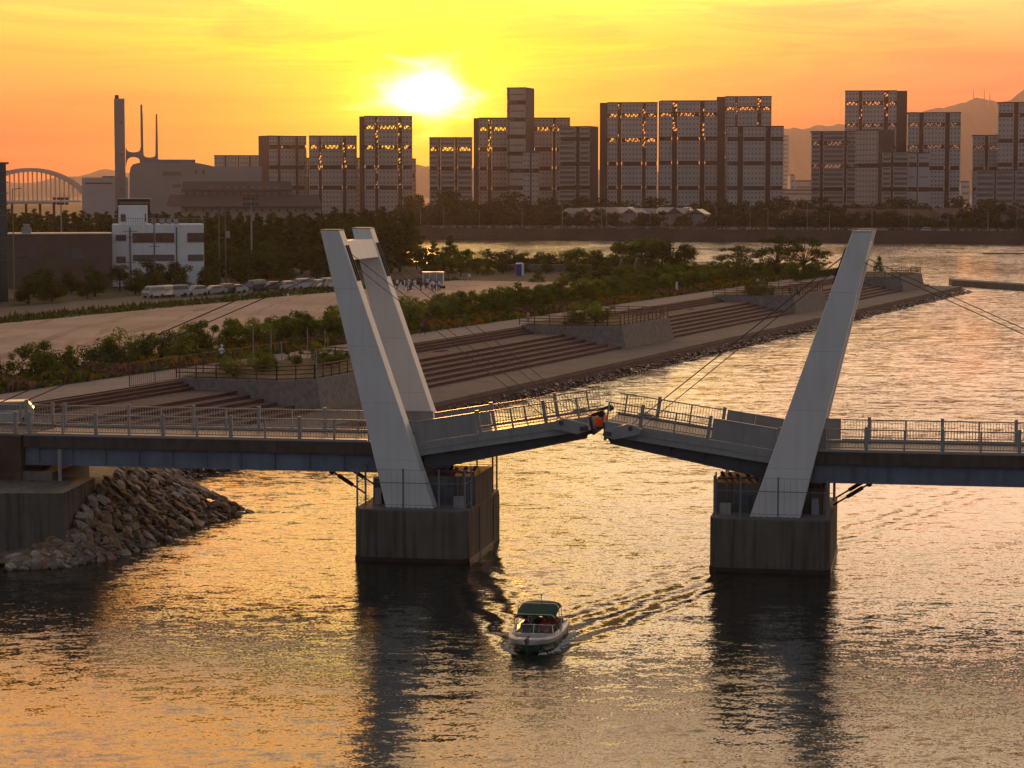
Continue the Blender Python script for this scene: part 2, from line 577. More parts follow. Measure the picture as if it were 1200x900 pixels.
# embankment: walkway, steps, terrace, path
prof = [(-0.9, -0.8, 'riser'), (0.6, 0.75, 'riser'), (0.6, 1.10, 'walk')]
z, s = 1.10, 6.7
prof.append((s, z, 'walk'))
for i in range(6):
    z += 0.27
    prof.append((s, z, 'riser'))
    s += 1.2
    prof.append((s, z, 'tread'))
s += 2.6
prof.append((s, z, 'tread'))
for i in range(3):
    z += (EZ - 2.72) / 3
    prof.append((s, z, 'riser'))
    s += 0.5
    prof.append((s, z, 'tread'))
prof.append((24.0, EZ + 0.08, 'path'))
eb = MB()
mi = {'riser': 0, 'walk': 1, 'tread': 2, 'path': 3}
T0, T1 = -74, 238
ts = [T0 + (T1 - T0) * i / 30 for i in range(31)]
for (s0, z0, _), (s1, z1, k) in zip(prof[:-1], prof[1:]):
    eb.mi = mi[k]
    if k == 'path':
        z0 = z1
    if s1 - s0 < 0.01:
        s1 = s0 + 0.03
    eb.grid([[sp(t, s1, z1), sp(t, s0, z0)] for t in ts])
eb.mi = 1
endc = [(s_, z_) for s_, z_, _ in prof]
for tt in (T0, T1):
    for (s0, z0), (s1, z1) in zip(endc[:-1], endc[1:]):
        eb.face([sp(tt, s0, -1), sp(tt, s1, -1), sp(tt, s1, z1), sp(tt, s0, z0)])
tag(eb.build('embankment', [M['riser'], M['walk'], M['tread'], M['path']]), kind='structure')

# wet rubble at the foot of the embankment (could not be counted)
def rock_mesh(r, name, m, sx=1.0, sy=0.8, sz=0.5):
    bm = bmesh.new()
    pts = []
    for i in range(16):
        v = Vector((r.gauss(0, 1), r.gauss(0, 1), r.gauss(0, 1))).normalized()
        k = max(abs(v.x), abs(v.y), abs(v.z)) ** 0.55
        pts.append(bm.verts.new((v.x / k * sx / 2, v.y / k * sy / 2, v.z / k * sz / 2)))
    bmesh.ops.convex_hull(bm, input=pts)
    bmesh.ops.dissolve_limit(bm, angle_limit=0.25, verts=bm.verts, edges=bm.edges)
    bmesh.ops.bevel(bm, geom=list(bm.edges), offset=0.03, segments=1, affect='EDGES')
    me = bpy.data.meshes.new(name)
    bm.to_mesh(me)
    bm.free()
    me.materials.append(m)
    return me


def stone_mat(name, cols, rough=0.9):
    m = bpy.data.materials.new(name)
    m.use_nodes = True
    t = NT(m.node_tree)
    bb = m.node_tree.nodes['Principled BSDF']
    bb.inputs['Roughness'].default_value = rough
    tx = t.n('ShaderNodeTexCoord').outputs['Object']
    rnd = t.n('ShaderNodeObjectInfo').outputs['Random']
    c = t.ramp(rnd, [(i / len(cols), q) for i, q in enumerate(cols)], 'CONSTANT')
    nz = t.smooth(t.noise(tx, 2.5, 5, 0.65), 0.35, 0.7)
    t.put(bb.inputs['Base Color'], t.mix(nz, t.vmath('MULTIPLY', c, (0.55, 0.5, 0.45)), c))
    bn = t.n('ShaderNodeBump')
    bn.inputs['Strength'].default_value = 0.5
    bn.inputs['Distance'].default_value = 0.05
    t.put(bn.inputs['Height'], t.noise(tx, 7, 4, 0.6))
    t.put(bb.inputs['Normal'], bn.outputs[0])
    return m


M['boulder'] = stone_mat('boulder_stone', [(0.36, 0.28, 0.21), (0.27, 0.17, 0.11), (0.31, 0.28, 0.255), (0.42, 0.37, 0.33), (0.30, 0.20, 0.13), (0.20, 0.16, 0.13)])
M['wet_rock'] = mat('wet_rock', (0.055, 0.042, 0.036), 0.35, var=0.5, vscale=1.5, coord='P', spec=0.6)
r = random.Random(5)
rb = MB()
protos = [rock_mesh(r, 'pebble', M['wet_rock'], 1, 0.8, 0.55) for _ in range(5)]
pv_ = [([v.co.copy() for v in p.vertices], [tuple(f.vertices) for f in p.polygons]) for p in protos]
for i in range(2600):
    t = r.uniform(-74, 240)
    s = r.uniform(-1.3, 0.9) + 0.6 * sin(t * 0.21) * 0.5
    k = r.uniform(0.2, 0.6)
    vs, fs = r.choice(pv_)
    R = Matrix.Rotation(r.uniform(0, 6.28), 3, 'Z') @ Matrix.Rotation(r.uniform(-0.5, 0.5), 3, 'X')
    c = sp(t, s, 0.02 + max(0, (s + 0.9)) * 0.32)
    n = len(rb.v)
    rb.v += [tuple(c + R @ (v * k)) for v in vs]
    for f in fs:
        rb.f.append(tuple(n + j for j in f))
        rb.m.append(0)
for p in protos:
    bpy.data.meshes.remove(p)
tag(rb.build('rubble', M['wet_rock']), 'dark wet rubble along the foot of the stepped embankment', 'rubble', kind='stuff')

# concrete ramp walls and a jetty continuing from the tip
jt = MB()
j0, j1 = at_z(1116, 334, 0), at_z(1290, 346, 0)
j2, j3 = at_z(1290, 334, 0), at_z(1116, 325.5, 0)
jt.prism([(j0.x, j0.y), (j1.x, j1.y), (j1.x + 1, j1.y + 9), (j0.x + 1, j0.y + 9)], -1, 1.0)
e = jt.build('breakwater', M['concrete_plain'])
tag(e, 'low dark concrete breakwater running right from the tip of the embankment', 'breakwater')
sb = MB()
c = at_z(1200, 297.5, 0)
for k in range(14):
    sb.prism([(c.x - 11 + 3 * k + 1.6 * cos(a), c.y + 4 * sin(a) + 0.5 * sin(k)) for a in [i * pi / 3 for i in range(6)]], -0.6, 0.22)
tag(sb.build('sandbar', M['soil']), kind='structure')

# ------------------------------------------------------------------ far bank
FB0, FB1 = at_z(485, 279.2, 0), at_z(1210, 284.6, 0)
fbd = (FB1 - FB0).normalized()
FA = FB0 - fbd * 330
FZ = FB1 + fbd * 900
fbn = Vector((-fbd.y, fbd.x, 0))
BKZ = 3.6


def fb(px, off, z):
    """a place on the far bank: picture column px, off metres behind the wall's foot"""
    d = ray(px, 250)
    o = FB0 + fbn * off
    t = o.dot(fbn) / Vector((d.x, d.y, 0)).dot(fbn)
    return Vector((d.x * t, d.y * t, z))


mb = MB()
mb.prism([(FA.x, FA.y), (FZ.x, FZ.y), (3300, 1400), (3300, 9600), (-3300, 9600), (-3300, 1010), (-1100, 1000)], -1, BKZ)
tag(mb.build('far_shore', M['farland']), kind='structure')
M['seawall'] = mat('seawall_concrete', (0.15, 0.105, 0.085), 0.9, var=0.3, vscale=0.08, coord='P', streak=0.3)
mb = MB()
A, B_ = FB0 - fbd * 60, FB1 + fbd * 300
for o0, o1, z0, z1 in ((-2.6, -0.02, -0.5, 1.7), (-1.0, -0.01, 1.702, BKZ), (-0.9, -0.5, BKZ + .003, BKZ + 0.75)):
    q = [A + fbn * o0, B_ + fbn * o0, B_ + fbn * o1, A + fbn * o1]
    mb.prism([(p.x, p.y) for p in q], z0, z1)
tag(mb.build('seawall', M['seawall']), 'long brown concrete seawall along the far bank of the water', 'seawall')
mb = MB()
q = [A + fbn * 1.5, B_ + fbn * 1.5, B_ + fbn * 9, A + fbn * 9]
mb.face([(p.x, p.y, BKZ + 0.02) for p in q])
tag(mb.build('road', M['asphalt']), kind='structure')

# ------------------------------------------------------------------ mountains
M['hill'] = mat('wooded_hill', (0.05, 0.055, 0.04), 1.0, var=0.3, vscale=0.004, coord='P')


def ridge(name, pts, Y, depth, seed, base=BKZ):
    r = random.Random(seed)
    mb = MB()
    xs, zs = [], []
    n = 150
    for i in range(n + 1):
        px = pts[0][0] + (pts[-1][0] - pts[0][0]) * i / n
        for (x0, y0), (x1, y1) in zip(pts[:-1], pts[1:]):
            if x0 <= px <= x1:
                f = (px - x0) / (x1 - x0)
                y = y0 + (y1 - y0) * (3 * f * f - 2 * f ** 3) * 0.5 + (y1 - y0) * f * 0.5
                break
        p = at_y(px, y, Y)
        xs.append(p.x)
        zs.append(p.z + r.uniform(-1, 1) * Y * 0.00022 + 3 * sin(i * .9))
    rows = []
    for k, (f, g) in enumerate(((-1, 0), (-0.7, 0.28), (-0.45, 0.5), (-0.2, 0.8), (0, 1), (0.4, 0.6), (1, 0))):
        rows.append([(xs[i] * (1 + f * depth / Y * 0.3), Y + f * depth + (r.uniform(-.06, .06) * depth if 0 < k < 6 and k != 4 else 0),
                      base + (zs[i] - base) * g * (1 + (r.uniform(-.08, .08) if 0 < k < 4 else 0))) for i in range(n + 1)])
    mb.grid(rows)
    return tag(mb.build(name, M['hill'], smooth=True), kind='structure')


ridge('mountain', [(845, 205), (885, 165), (918, 150), (938, 151), (957, 148), (987, 146), (1030, 142), (1075, 131), (1117, 124), (1142, 115.5), (1162, 117), (1172, 121), (1180, 118), (1200, 106), (1230, 99), (1270, 95), (1330, 110), (1420, 130)], 8200, 1100, 3)
ridge('distant_hills', [(-120, 215), (30, 214), (88, 206), (125, 199), (140, 201), (200, 204), (300, 205), (380, 198), (487, 192), (505, 195), (600, 196), (760, 200), (900, 205), (1100, 212)], 7600, 900, 8)
# masts on the summit
for px, y0, y1 in ((1141, 104, 117), (1153.5, 104.5, 119), (1160, 108, 119)):
    p, q_ = at_y(px, y1, 8150), at_y(px, y0, 8150)
    mb = MB()
    mb.tube(p, q_, 2.0, 0.8, 6)
    tag(mb.build('radio_mast', M['dark_steel']), 'thin radio mast on the mountain summit at the right', 'mast', 'radio masts on the mountain summit')

M['puddle'] = mat('shallow_puddle', (0.10, 0.08, 0.07), 0.04, spec=0.6)
for px, py, wd in ((517, 409, 1.1), (885, 350, 1.5), (809, 362, 1.0), (690, 400, 0.5)):
    d = ray(px, py)
    # where the sight line meets the middle of the terrace
    k_ = ((sp(0, 15.2)).dot(SN)) / (Vector((d.x, d.y, 0)).dot(SN))
    c_ = Vector((d.x * k_, d.y * k_, 0))
    mb = MB()
    mb.face([tuple(c_ + SU * (cos(a) * wd * 1.5 * (1 + 0.2 * sin(3 * a))) + SN * (sin(a) * wd * 0.55 * (1 + 0.3 * cos(2 * a))) + Vector((0, 0, 2.726))) for a in [i * pi / 9 for i in range(18)]])
    tag(mb.build('puddle', M['puddle']), kind='structure')

# ------------------------------------------------------------------ far apartment towers
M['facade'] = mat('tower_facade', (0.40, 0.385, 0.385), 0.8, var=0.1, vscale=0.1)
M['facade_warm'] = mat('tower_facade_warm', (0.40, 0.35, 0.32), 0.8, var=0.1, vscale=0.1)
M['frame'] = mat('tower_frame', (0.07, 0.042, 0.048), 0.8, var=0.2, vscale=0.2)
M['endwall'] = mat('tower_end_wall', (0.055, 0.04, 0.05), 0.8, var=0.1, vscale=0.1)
M['winglass'] = mat('window_glass', (0.12, 0.11, 0.11), 0.25, spec=0.5)
M['balcony'] = mat('balcony_parapet', (0.34, 0.32, 0.31), 0.8)
FINE_W = MB()
FINE_W.box(-0.5, 0.5, -0.06, 0.0, -0.55, 0.55)
WIN_MESH = FINE_W.mesh('window', M['winglass'])


def tower(label, px0, px1, ytop, Y, cols, bands=(), openb=(), sopen=0, side=None, sw=0, style='dots', depth=17, warm=False, group='apartment towers across the water'):
    """cols: [(kind, px_left, px_right)] b block, s open stair shaft"""
    # footprint turned about the vertical so that the end wall shows
    flat = sopen > 0 and sw > 0          # the dark end bay stands in line with the front
    phi = math.asin(min(0.9, (sw * Y / FOC) / depth)) if (sw and not flat) else 0.0
    rt_ = random.Random(int(px0 * 7 + ytop))
    fx0, fx1 = (px0 + sw, px1) if side == 'L' else (px0, px1 - sw)
    X0, X1 = at_y(fx0, ytop, Y).x, at_y(fx1, ytop, Y).x
    ztop = at_y((px0 + px1) / 2, ytop, Y).z
    Wd = (X1 - X0) / cos(phi)
    sgn = 1 if side == 'L' else -1
    # faces squared to the line of sight, then turned by phi so that an end wall shows
    al = -atan2((X0 + X1) / 2, Y)
    if side == 'L':
        ang = phi + al
        loc = Vector((X0, Y, BKZ))
    elif side == 'R':
        ang = -phi + al
        loc = Vector((X1 - Wd * cos(ang), Y - Wd * sin(ang), BKZ))
    else:
        ang = al
        loc = Vector((X0, Y, BKZ))
    root = empty('apartment_tower', loc, ang)
    tag(root, label, 'apartment tower', group)
    H = ztop - BKZ
    def lx(px):
        return (px - fx0) / (fx1 - fx0) * Wd
    def lz(py):
        return at_y((px0 + px1) / 2, py, Y).z - BKZ
    zb = [lz(y) for y in bands]
    BH = 1.45
    fm = M['facade_warm'] if warm else M['facade']
    # storeys groups between the bands, from the top down
    lv = []
    top = H
    for z in zb:
        lv.append((z + BH, top))
        top = z - BH
    lv.append((0, top))
    wins = []
    # blocks
    for kind, a, b_ in cols:
        x0, x1 = lx(a), lx(b_)
        if kind != 'b':
            continue
        for gi, (z0, z1) in enumerate(lv):
            if z1 - z0 < 1:
                continue
            m = MB()
            m.box(x0, x1, 0, depth, z0, z1)
            m.build('facade_block', fm, root)
            if style == 'plain':
                m = MB()
                m.bar((x0 + 1, -0.1, (z0 + z1) / 2), (x1 - 1, -0.1, (z0 + z1) / 2), 0.2, 0.5)
                m.build('string_course', M['frame'], root)
                continue
            nf = max(1, int(round((z1 - z0) / 3.35)))
            fh = (z1 - z0) / nf
            if style == 'dots':
                nc = max(2, int(round((x1 - x0) / 2.55)))
                for f in range(nf):
                    for c in range(nc):
                        wins.append((x0 + (c + 0.5) * (x1 - x0) / nc, z0 + (f + 0.5) * fh))
            else:
                for f in range(nf):
                    zz = z0 + f * fh
                    if zz < 14 * 0 + 4:
                        continue
                    mg = MB()
                    mg.box(x0 + 0.5, x1 - 0.5, -0.06, 0.0, zz + 1.25, zz + fh - 0.35)
                    wg = mg.build('window_band', M['winglass'], root)
                    mg = MB()
                    mg.box(x0 + 0.35, x1 - 0.35, -1.3, -0.004, zz + 0.05, zz + 1.15)
                    mg.build('balcony', M['balcony'], root)
    wins.sort(key=lambda q: -q[1])
    for (x, z) in wins[:100]:
        o = bpy.data.objects.new('window', WIN_MESH)
        o.location = (x, -0.003, z)
        o.parent = root
        col.objects.link(o)
    if len(wins) > 100:
        m = MB()
        for (x, z) in wins[100:]:
            m.box(x - 0.5, x + 0.5, -0.063, -0.003, z - 0.55, z + 0.55)
        o = m.build('window', M['winglass'], root)
        tag(o, kind='stuff')
    # open bands with trusses, closed at the back where no sky shows
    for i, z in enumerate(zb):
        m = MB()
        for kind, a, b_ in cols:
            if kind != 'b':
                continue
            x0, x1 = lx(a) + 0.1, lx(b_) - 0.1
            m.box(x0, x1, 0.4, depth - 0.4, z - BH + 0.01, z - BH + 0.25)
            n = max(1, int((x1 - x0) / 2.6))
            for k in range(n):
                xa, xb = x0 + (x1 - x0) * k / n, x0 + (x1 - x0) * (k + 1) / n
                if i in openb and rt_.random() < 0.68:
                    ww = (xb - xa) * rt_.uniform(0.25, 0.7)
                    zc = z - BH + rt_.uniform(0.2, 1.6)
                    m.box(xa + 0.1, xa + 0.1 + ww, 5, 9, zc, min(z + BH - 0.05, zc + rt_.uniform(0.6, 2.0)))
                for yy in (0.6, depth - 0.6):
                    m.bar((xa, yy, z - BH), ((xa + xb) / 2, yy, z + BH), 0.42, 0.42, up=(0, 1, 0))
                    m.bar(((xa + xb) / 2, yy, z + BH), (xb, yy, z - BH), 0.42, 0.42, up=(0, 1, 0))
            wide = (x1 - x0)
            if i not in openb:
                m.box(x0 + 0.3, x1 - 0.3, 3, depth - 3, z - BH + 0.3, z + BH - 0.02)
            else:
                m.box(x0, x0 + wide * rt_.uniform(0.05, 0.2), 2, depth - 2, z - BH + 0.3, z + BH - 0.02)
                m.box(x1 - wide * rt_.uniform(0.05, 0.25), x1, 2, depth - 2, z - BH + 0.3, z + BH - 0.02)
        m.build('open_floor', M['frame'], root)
    # stair shafts: frame, landings, flights
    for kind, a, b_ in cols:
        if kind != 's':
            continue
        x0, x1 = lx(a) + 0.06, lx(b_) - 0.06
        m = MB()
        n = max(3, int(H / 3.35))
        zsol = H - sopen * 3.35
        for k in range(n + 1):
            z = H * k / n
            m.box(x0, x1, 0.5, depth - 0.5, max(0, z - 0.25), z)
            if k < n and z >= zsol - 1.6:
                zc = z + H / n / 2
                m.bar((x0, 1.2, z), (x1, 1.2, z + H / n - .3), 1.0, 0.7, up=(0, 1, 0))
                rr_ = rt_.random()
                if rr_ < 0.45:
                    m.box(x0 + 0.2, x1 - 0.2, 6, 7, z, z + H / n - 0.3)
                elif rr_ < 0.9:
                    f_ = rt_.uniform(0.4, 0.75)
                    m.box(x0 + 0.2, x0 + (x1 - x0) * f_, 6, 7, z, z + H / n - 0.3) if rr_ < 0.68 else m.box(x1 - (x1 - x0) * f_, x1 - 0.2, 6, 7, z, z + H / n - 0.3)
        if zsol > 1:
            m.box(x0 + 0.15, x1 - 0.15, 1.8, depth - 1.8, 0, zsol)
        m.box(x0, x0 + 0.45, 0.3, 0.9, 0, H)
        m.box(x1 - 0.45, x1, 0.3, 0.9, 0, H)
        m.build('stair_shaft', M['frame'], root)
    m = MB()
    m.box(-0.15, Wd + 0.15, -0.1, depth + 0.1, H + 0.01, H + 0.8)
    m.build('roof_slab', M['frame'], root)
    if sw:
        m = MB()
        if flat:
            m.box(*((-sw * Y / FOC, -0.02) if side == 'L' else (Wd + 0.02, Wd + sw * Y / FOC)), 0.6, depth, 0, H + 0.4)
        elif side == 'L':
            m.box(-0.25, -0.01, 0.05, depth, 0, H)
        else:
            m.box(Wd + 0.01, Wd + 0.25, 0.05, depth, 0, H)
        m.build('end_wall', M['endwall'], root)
    return root


def bsb(*e):
    """block, shaft, block ... from edges"""
    out = []
    for i in range(len(e) - 1):
        out.append(('bs'[i % 2], e[i], e[i + 1]))
    return out


BA4 = (135, 164, 192, 220)
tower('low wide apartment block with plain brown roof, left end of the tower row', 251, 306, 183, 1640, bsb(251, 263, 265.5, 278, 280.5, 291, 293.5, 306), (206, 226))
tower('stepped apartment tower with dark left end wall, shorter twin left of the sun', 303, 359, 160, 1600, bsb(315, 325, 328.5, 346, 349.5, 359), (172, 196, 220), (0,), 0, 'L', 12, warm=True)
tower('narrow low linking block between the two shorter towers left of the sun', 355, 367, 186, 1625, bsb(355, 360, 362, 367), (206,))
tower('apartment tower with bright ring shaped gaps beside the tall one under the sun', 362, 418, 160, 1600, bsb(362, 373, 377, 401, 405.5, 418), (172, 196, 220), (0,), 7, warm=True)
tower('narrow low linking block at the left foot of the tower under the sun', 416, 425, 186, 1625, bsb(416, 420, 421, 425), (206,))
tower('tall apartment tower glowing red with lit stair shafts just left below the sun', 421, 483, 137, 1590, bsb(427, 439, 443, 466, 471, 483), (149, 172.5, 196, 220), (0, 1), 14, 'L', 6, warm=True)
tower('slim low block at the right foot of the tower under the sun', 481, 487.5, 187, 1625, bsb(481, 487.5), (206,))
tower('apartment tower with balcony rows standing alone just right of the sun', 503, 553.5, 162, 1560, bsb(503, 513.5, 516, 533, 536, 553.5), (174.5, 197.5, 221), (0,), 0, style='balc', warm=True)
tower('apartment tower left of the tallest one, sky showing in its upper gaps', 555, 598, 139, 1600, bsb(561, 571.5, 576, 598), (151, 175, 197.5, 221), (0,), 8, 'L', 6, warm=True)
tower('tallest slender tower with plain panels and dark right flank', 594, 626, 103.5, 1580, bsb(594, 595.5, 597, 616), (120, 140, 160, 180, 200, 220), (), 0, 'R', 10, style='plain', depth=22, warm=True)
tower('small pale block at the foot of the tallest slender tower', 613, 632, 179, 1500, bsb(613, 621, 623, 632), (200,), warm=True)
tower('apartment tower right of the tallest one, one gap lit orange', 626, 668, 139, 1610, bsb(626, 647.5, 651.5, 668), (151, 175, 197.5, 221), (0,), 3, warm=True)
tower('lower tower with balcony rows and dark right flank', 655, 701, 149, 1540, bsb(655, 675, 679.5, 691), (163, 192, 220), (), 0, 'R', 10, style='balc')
tower('broad grey tower with dark left end wall and two orange lit gap floors', 703, 770.5, 121, 1590, bsb(712, 723.5, 728.5, 752.5, 757, 770.5), BA4, (0, 1), 9, 'L', 9)
tower('broad grey tower in the middle of the right group beside a bright slit', 772, 840.5, 119, 1590, bsb(773, 787.5, 794, 820, 826, 840.5), (134, 162.5, 191, 220.5), (0,), 7, 'L', 2)
tower('grey tower with dark left end wall rising behind a lower tower', 840, 904, 114, 1610, bsb(850, 861.5, 865, 887, 892.5, 904), (127, 156, 185), (0,), 10, 'L', 10)
tower('grey lower tower stepped in front of the one with a dark end wall', 851, 918, 149, 1560, bsb(852, 864.5, 871, 897, 903, 918), (163, 191.5, 220.5), (), 2)
tower('grey tower with balcony rows at the left of the right hand cluster', 950, 1004, 155, 1560, bsb(951, 961, 965, 989, 992, 1004), (168, 195, 222), (0, 1), 0, style='balc')
tower('tall broad tower topping the right hand cluster, dark right flank', 991, 1063, 107, 1600, bsb(991, 1007, 1011.5, 1036, 1041.5, 1051), (120.5, 146.5, 172, 198), (0, 1), 6, 'R', 12)
tower('brown tower turned cornerwise with gridded face and dark right flank', 1003, 1048, 153, 1500, bsb(1003, 1029.5), (194,), (), 0, 'R', 18, depth=20, warm=True)
tower('short front tower with balcony rows in the right hand cluster', 1033, 1064, 179, 1470, bsb(1034, 1044, 1047, 1064), (193, 222), (), 0, style='balc')
tower('short front tower with large blank panels in the right hand cluster', 1064.5, 1089, 180, 1470, bsb(1064.5, 1074.5, 1076, 1089), (193, 222), (), 0, style='plain')
tower('broad tower with two lit truss floors at the right of the cluster', 1062, 1125, 133, 1590, bsb(1064, 1077, 1082.5, 1107, 1112.5, 1125), (146, 172, 197, 222), (0, 1), 0)
tower('lower grey tower beside the tower at the picture right edge', 1139, 1171, 159.5, 1600, bsb(1140, 1154, 1158, 1171), (173, 198, 222), (0,), 0)
tower('tall grey tower cut off by the right edge of the picture', 1169, 1226, 121, 1580, bsb(1170, 1188, 1193.5, 1214, 1218, 1226), (135, 165, 193, 220), (), 0)
tower('dark terraced mid rise block with long balconies at the right edge', 1141, 1216, 200, 1430, bsb(1144, 1165, 1167, 1187, 1189, 1216), (), (), 0, style='balc')
# hazy city blocks far off
for px0, px1, y, Y, lb in ((917.5, 924.5, 160, 4200, 'ghostly tall tower fading into the mountain haze'), (926, 932, 206, 3000, 'small dark far block beside the ghostly tower'),
                           (932, 952, 213, 3000, 'pale far block just right of the small dark one'), (953, 971, 214, 3050, 'second pale far block in the gap between clusters'),
                           (916, 971, 224, 2500, 'long low pale far building under the mountain'), (1126, 1137, 214, 2800, 'small far building in the gap at the right')):
    a, c = at_y(px0, y, Y), at_y(px1, y, Y)
    o = empty('far_building', (a.x, Y, BKZ))
    tag(o, lb, 'building', 'hazy city buildings beyond the towers')
    m = MB()
    m.box(0, c.x - a.x, 0, 30, 0, a.z - BKZ)
    m.build('wall', M['facade'], o)
    m = MB()
    m.box(1, c.x - a.x - 1, 1, 29, a.z - BKZ + 0.01, a.z - BKZ + 2.2)
    m.build('roof', M['frame'], o)
    k = int((a.z - BKZ) / 8)
    for i in range(k):
        m = MB()
        m.box(1.5, c.x - a.x - 1.5, -0.1, 0, 4 + i * 8, 6.5 + i * 8)
        m.build('window_band', M['winglass'], o)

# ------------------------------------------------------------------ works chimney, horn towers, hall (left)
M['worksgrey'] = mat('works_render', (0.30, 0.275, 0.27), 0.8, var=0.1, vscale=0.05)
M['slate'] = mat('dark_slate', (0.05, 0.04, 0.045), 0.7, var=0.2, vscale=0.2)


def box_px(px0, px1, y0, y1, Y, depth, m, name, parent, off=0.0, zbase=None):
    a, b_ = at_y(px0, y0, Y + off), at_y(px1, y1, Y + off)
    mb = MB()
    o = parent.location if parent else Vector((0, 0, 0))
    z0 = b_.z if zbase is None else zbase
    mb.box(a.x - o.x, b_.x - o.x, Y + off - o.y, Y + off + depth - o.y, z0 - o.z, a.z - o.z)
    return mb.build(name, m, parent)


def root_px(name, px, Y, label, cat, group=None, z=None):
    p = at_y(px, 250, Y)
    o = empty(name, (p.x, Y, BKZ if z is None else z), -atan2(p.x, Y))
    return tag(o, label, cat, group)


R0 = root_px('chimney', 141, 1100, 'tall square grey chimney shaft standing left of the slender horns', 'chimney')
box_px(133.5, 147.5, 115.5, 240, 1100, 5.8, M['worksgrey'], 'shaft', R0, zbase=BKZ)
box_px(135, 139.5, 111.3, 115.5, 1100, 2.4, M['slate'], 'flue_cap', R0, off=1)
for y in (142, 180, 220):
    box_px(141.5, 143, y, y + 3, 1100, 0.2, M['winglass'], 'window', R0, off=-0.2)

R0 = root_px('horn_frame', 165, 1106, 'pale curved horn frame with three needle spires beside the chimney', 'sculpture')
YH = 1106


def panel(pxs, Y, th, m, name, parent):
    """outline in picture columns/rows at distance Y, given real thickness"""
    o = parent.location
    mb = MB()
    pts = [at_y(x, y, Y) for x, y in pxs]
    n = len(pts)
    for yy, rev in ((0, False), (th, True)):
        f = [(p.x - o.x, Y + yy - o.y, p.z - o.z) for p in pts]
        mb.face(list(reversed(f)) if rev else f)
    for i in range(n):
        a, b_ = pts[i], pts[(i + 1) % n]
        mb.face([(a.x - o.x, Y - o.y, a.z - o.z), (a.x - o.x, Y + th - o.y, a.z - o.z), (b_.x - o.x, Y + th - o.y, b_.z - o.z), (b_.x - o.x, Y - o.y, b_.z - o.z)])
    return mb.build(name, m, parent)


def ucurve(xa, ya, xb, yb, xc, yc, n=8):
    """from (xa,ya) down round to bottom, up to (xc,yc)"""
    out = []
    for i in range(n + 1):
        f = i / n
        ang_ = pi * f
        x = xa + (xc - xa) * (1 - cos(ang_)) / 2
        top = ya + (yc - ya) * f
        out.append((x, top + (yb - top) * sin(ang_) ** 0.45))
    return out


panel([(147.6, 172)] + ucurve(148.6, 172, 157, 178.5, 164.6, 172)[1:-1] + [(164.8, 172), (164.4, 123), (165.6, 122), (166.8, 123), (167.4, 192), (164.2, 192)]
      + list(reversed(ucurve(148.8, 196, 156, 184, 164, 192)))[1:-1] + [(147.6, 196)], YH, 2.5, M['worksgrey'], 'spire', R0)
panel([(168.8, 133), (170.4, 133)] + ucurve(171.2, 178, 178, 184.5, 185.0, 180) + [(185.4, 134), (187.2, 133), (188.4, 194), (168.4, 194)], YH + 8, 2.5, M['worksgrey'], 'spire', R0)

R0 = root_px('works_hall', 230, 1080, 'large pale windowless hall with rounded left corner behind the chimney', 'hall')
pts = [(152.5, 262), (152.8, 203), (154, 196.5), (157, 192.5), (163, 191), (231, 191), (240, 192.5), (251, 195.2), (306, 195.2), (306, 262)]
panel(pts, 1080, 60, M['worksgrey'], 'wall', R0)
box_px(173, 231, 187, 191, 1080, 30, M['blue_steel'], 'roof', R0, off=6)
for a, b_, c, d in ((190, 201, 201.2, 206), (202, 212, 215.8, 219.5), (228.5, 231, 199, 203.5), (237, 239.5, 199, 203.5)):
    pass
for x0, x1, y0, y1 in ((190.5, 212, 201, 205.5), (202, 212, 215.8, 219.5), (228.5, 231, 199, 203.5), (237, 239.5, 199, 203.5)):
    box_px(x0, x1, y0, y1, 1080, 0.3, M['winglass'], 'window', R0, off=-0.3)

R0 = root_px('warehouse', 290, 860, 'long low building with two dark roof tiers and rows of dormer lights', 'building')
M['palewall'] = mat('pale_wall', (0.36, 0.31, 0.28), 0.85, var=0.1, vscale=0.1)
box_px(217, 346, 222, 231, 870, 12, M['palewall'], 'wall', R0)
box_px(213, 376, 240, 256, 860, 22, M['palewall'], 'wall', R0, zbase=BKZ)


def roof_px(x0, x1, y0, y1, Y, dep, name, parent):
    o = parent.location
    a, b_ = at_y(x0, y1, Y), at_y(x1, y1, Y)
    zt = at_y(x0, y0, Y).z
    ins = (b_.x - a.x) * 0.02
    mb = MB()
    mb.hexa([(a.x - o.x, Y - 1 - o.y, a.z - o.z), (b_.x - o.x, Y - 1 - o.y, a.z - o.z), (b_.x - o.x, Y + dep - o.y, a.z - o.z), (a.x - o.x, Y + dep - o.y, a.z - o.z),
             (a.x + ins - o.x, Y + dep * 0.4 - o.y, zt - o.z), (b_.x - ins - o.x, Y + dep * 0.4 - o.y, zt - o.z), (b_.x - ins - o.x, Y + dep * 0.6 - o.y, zt - o.z), (a.x + ins - o.x, Y + dep * 0.6 - o.y, zt - o.z)])
    return mb.build(name, M['slate'], parent)


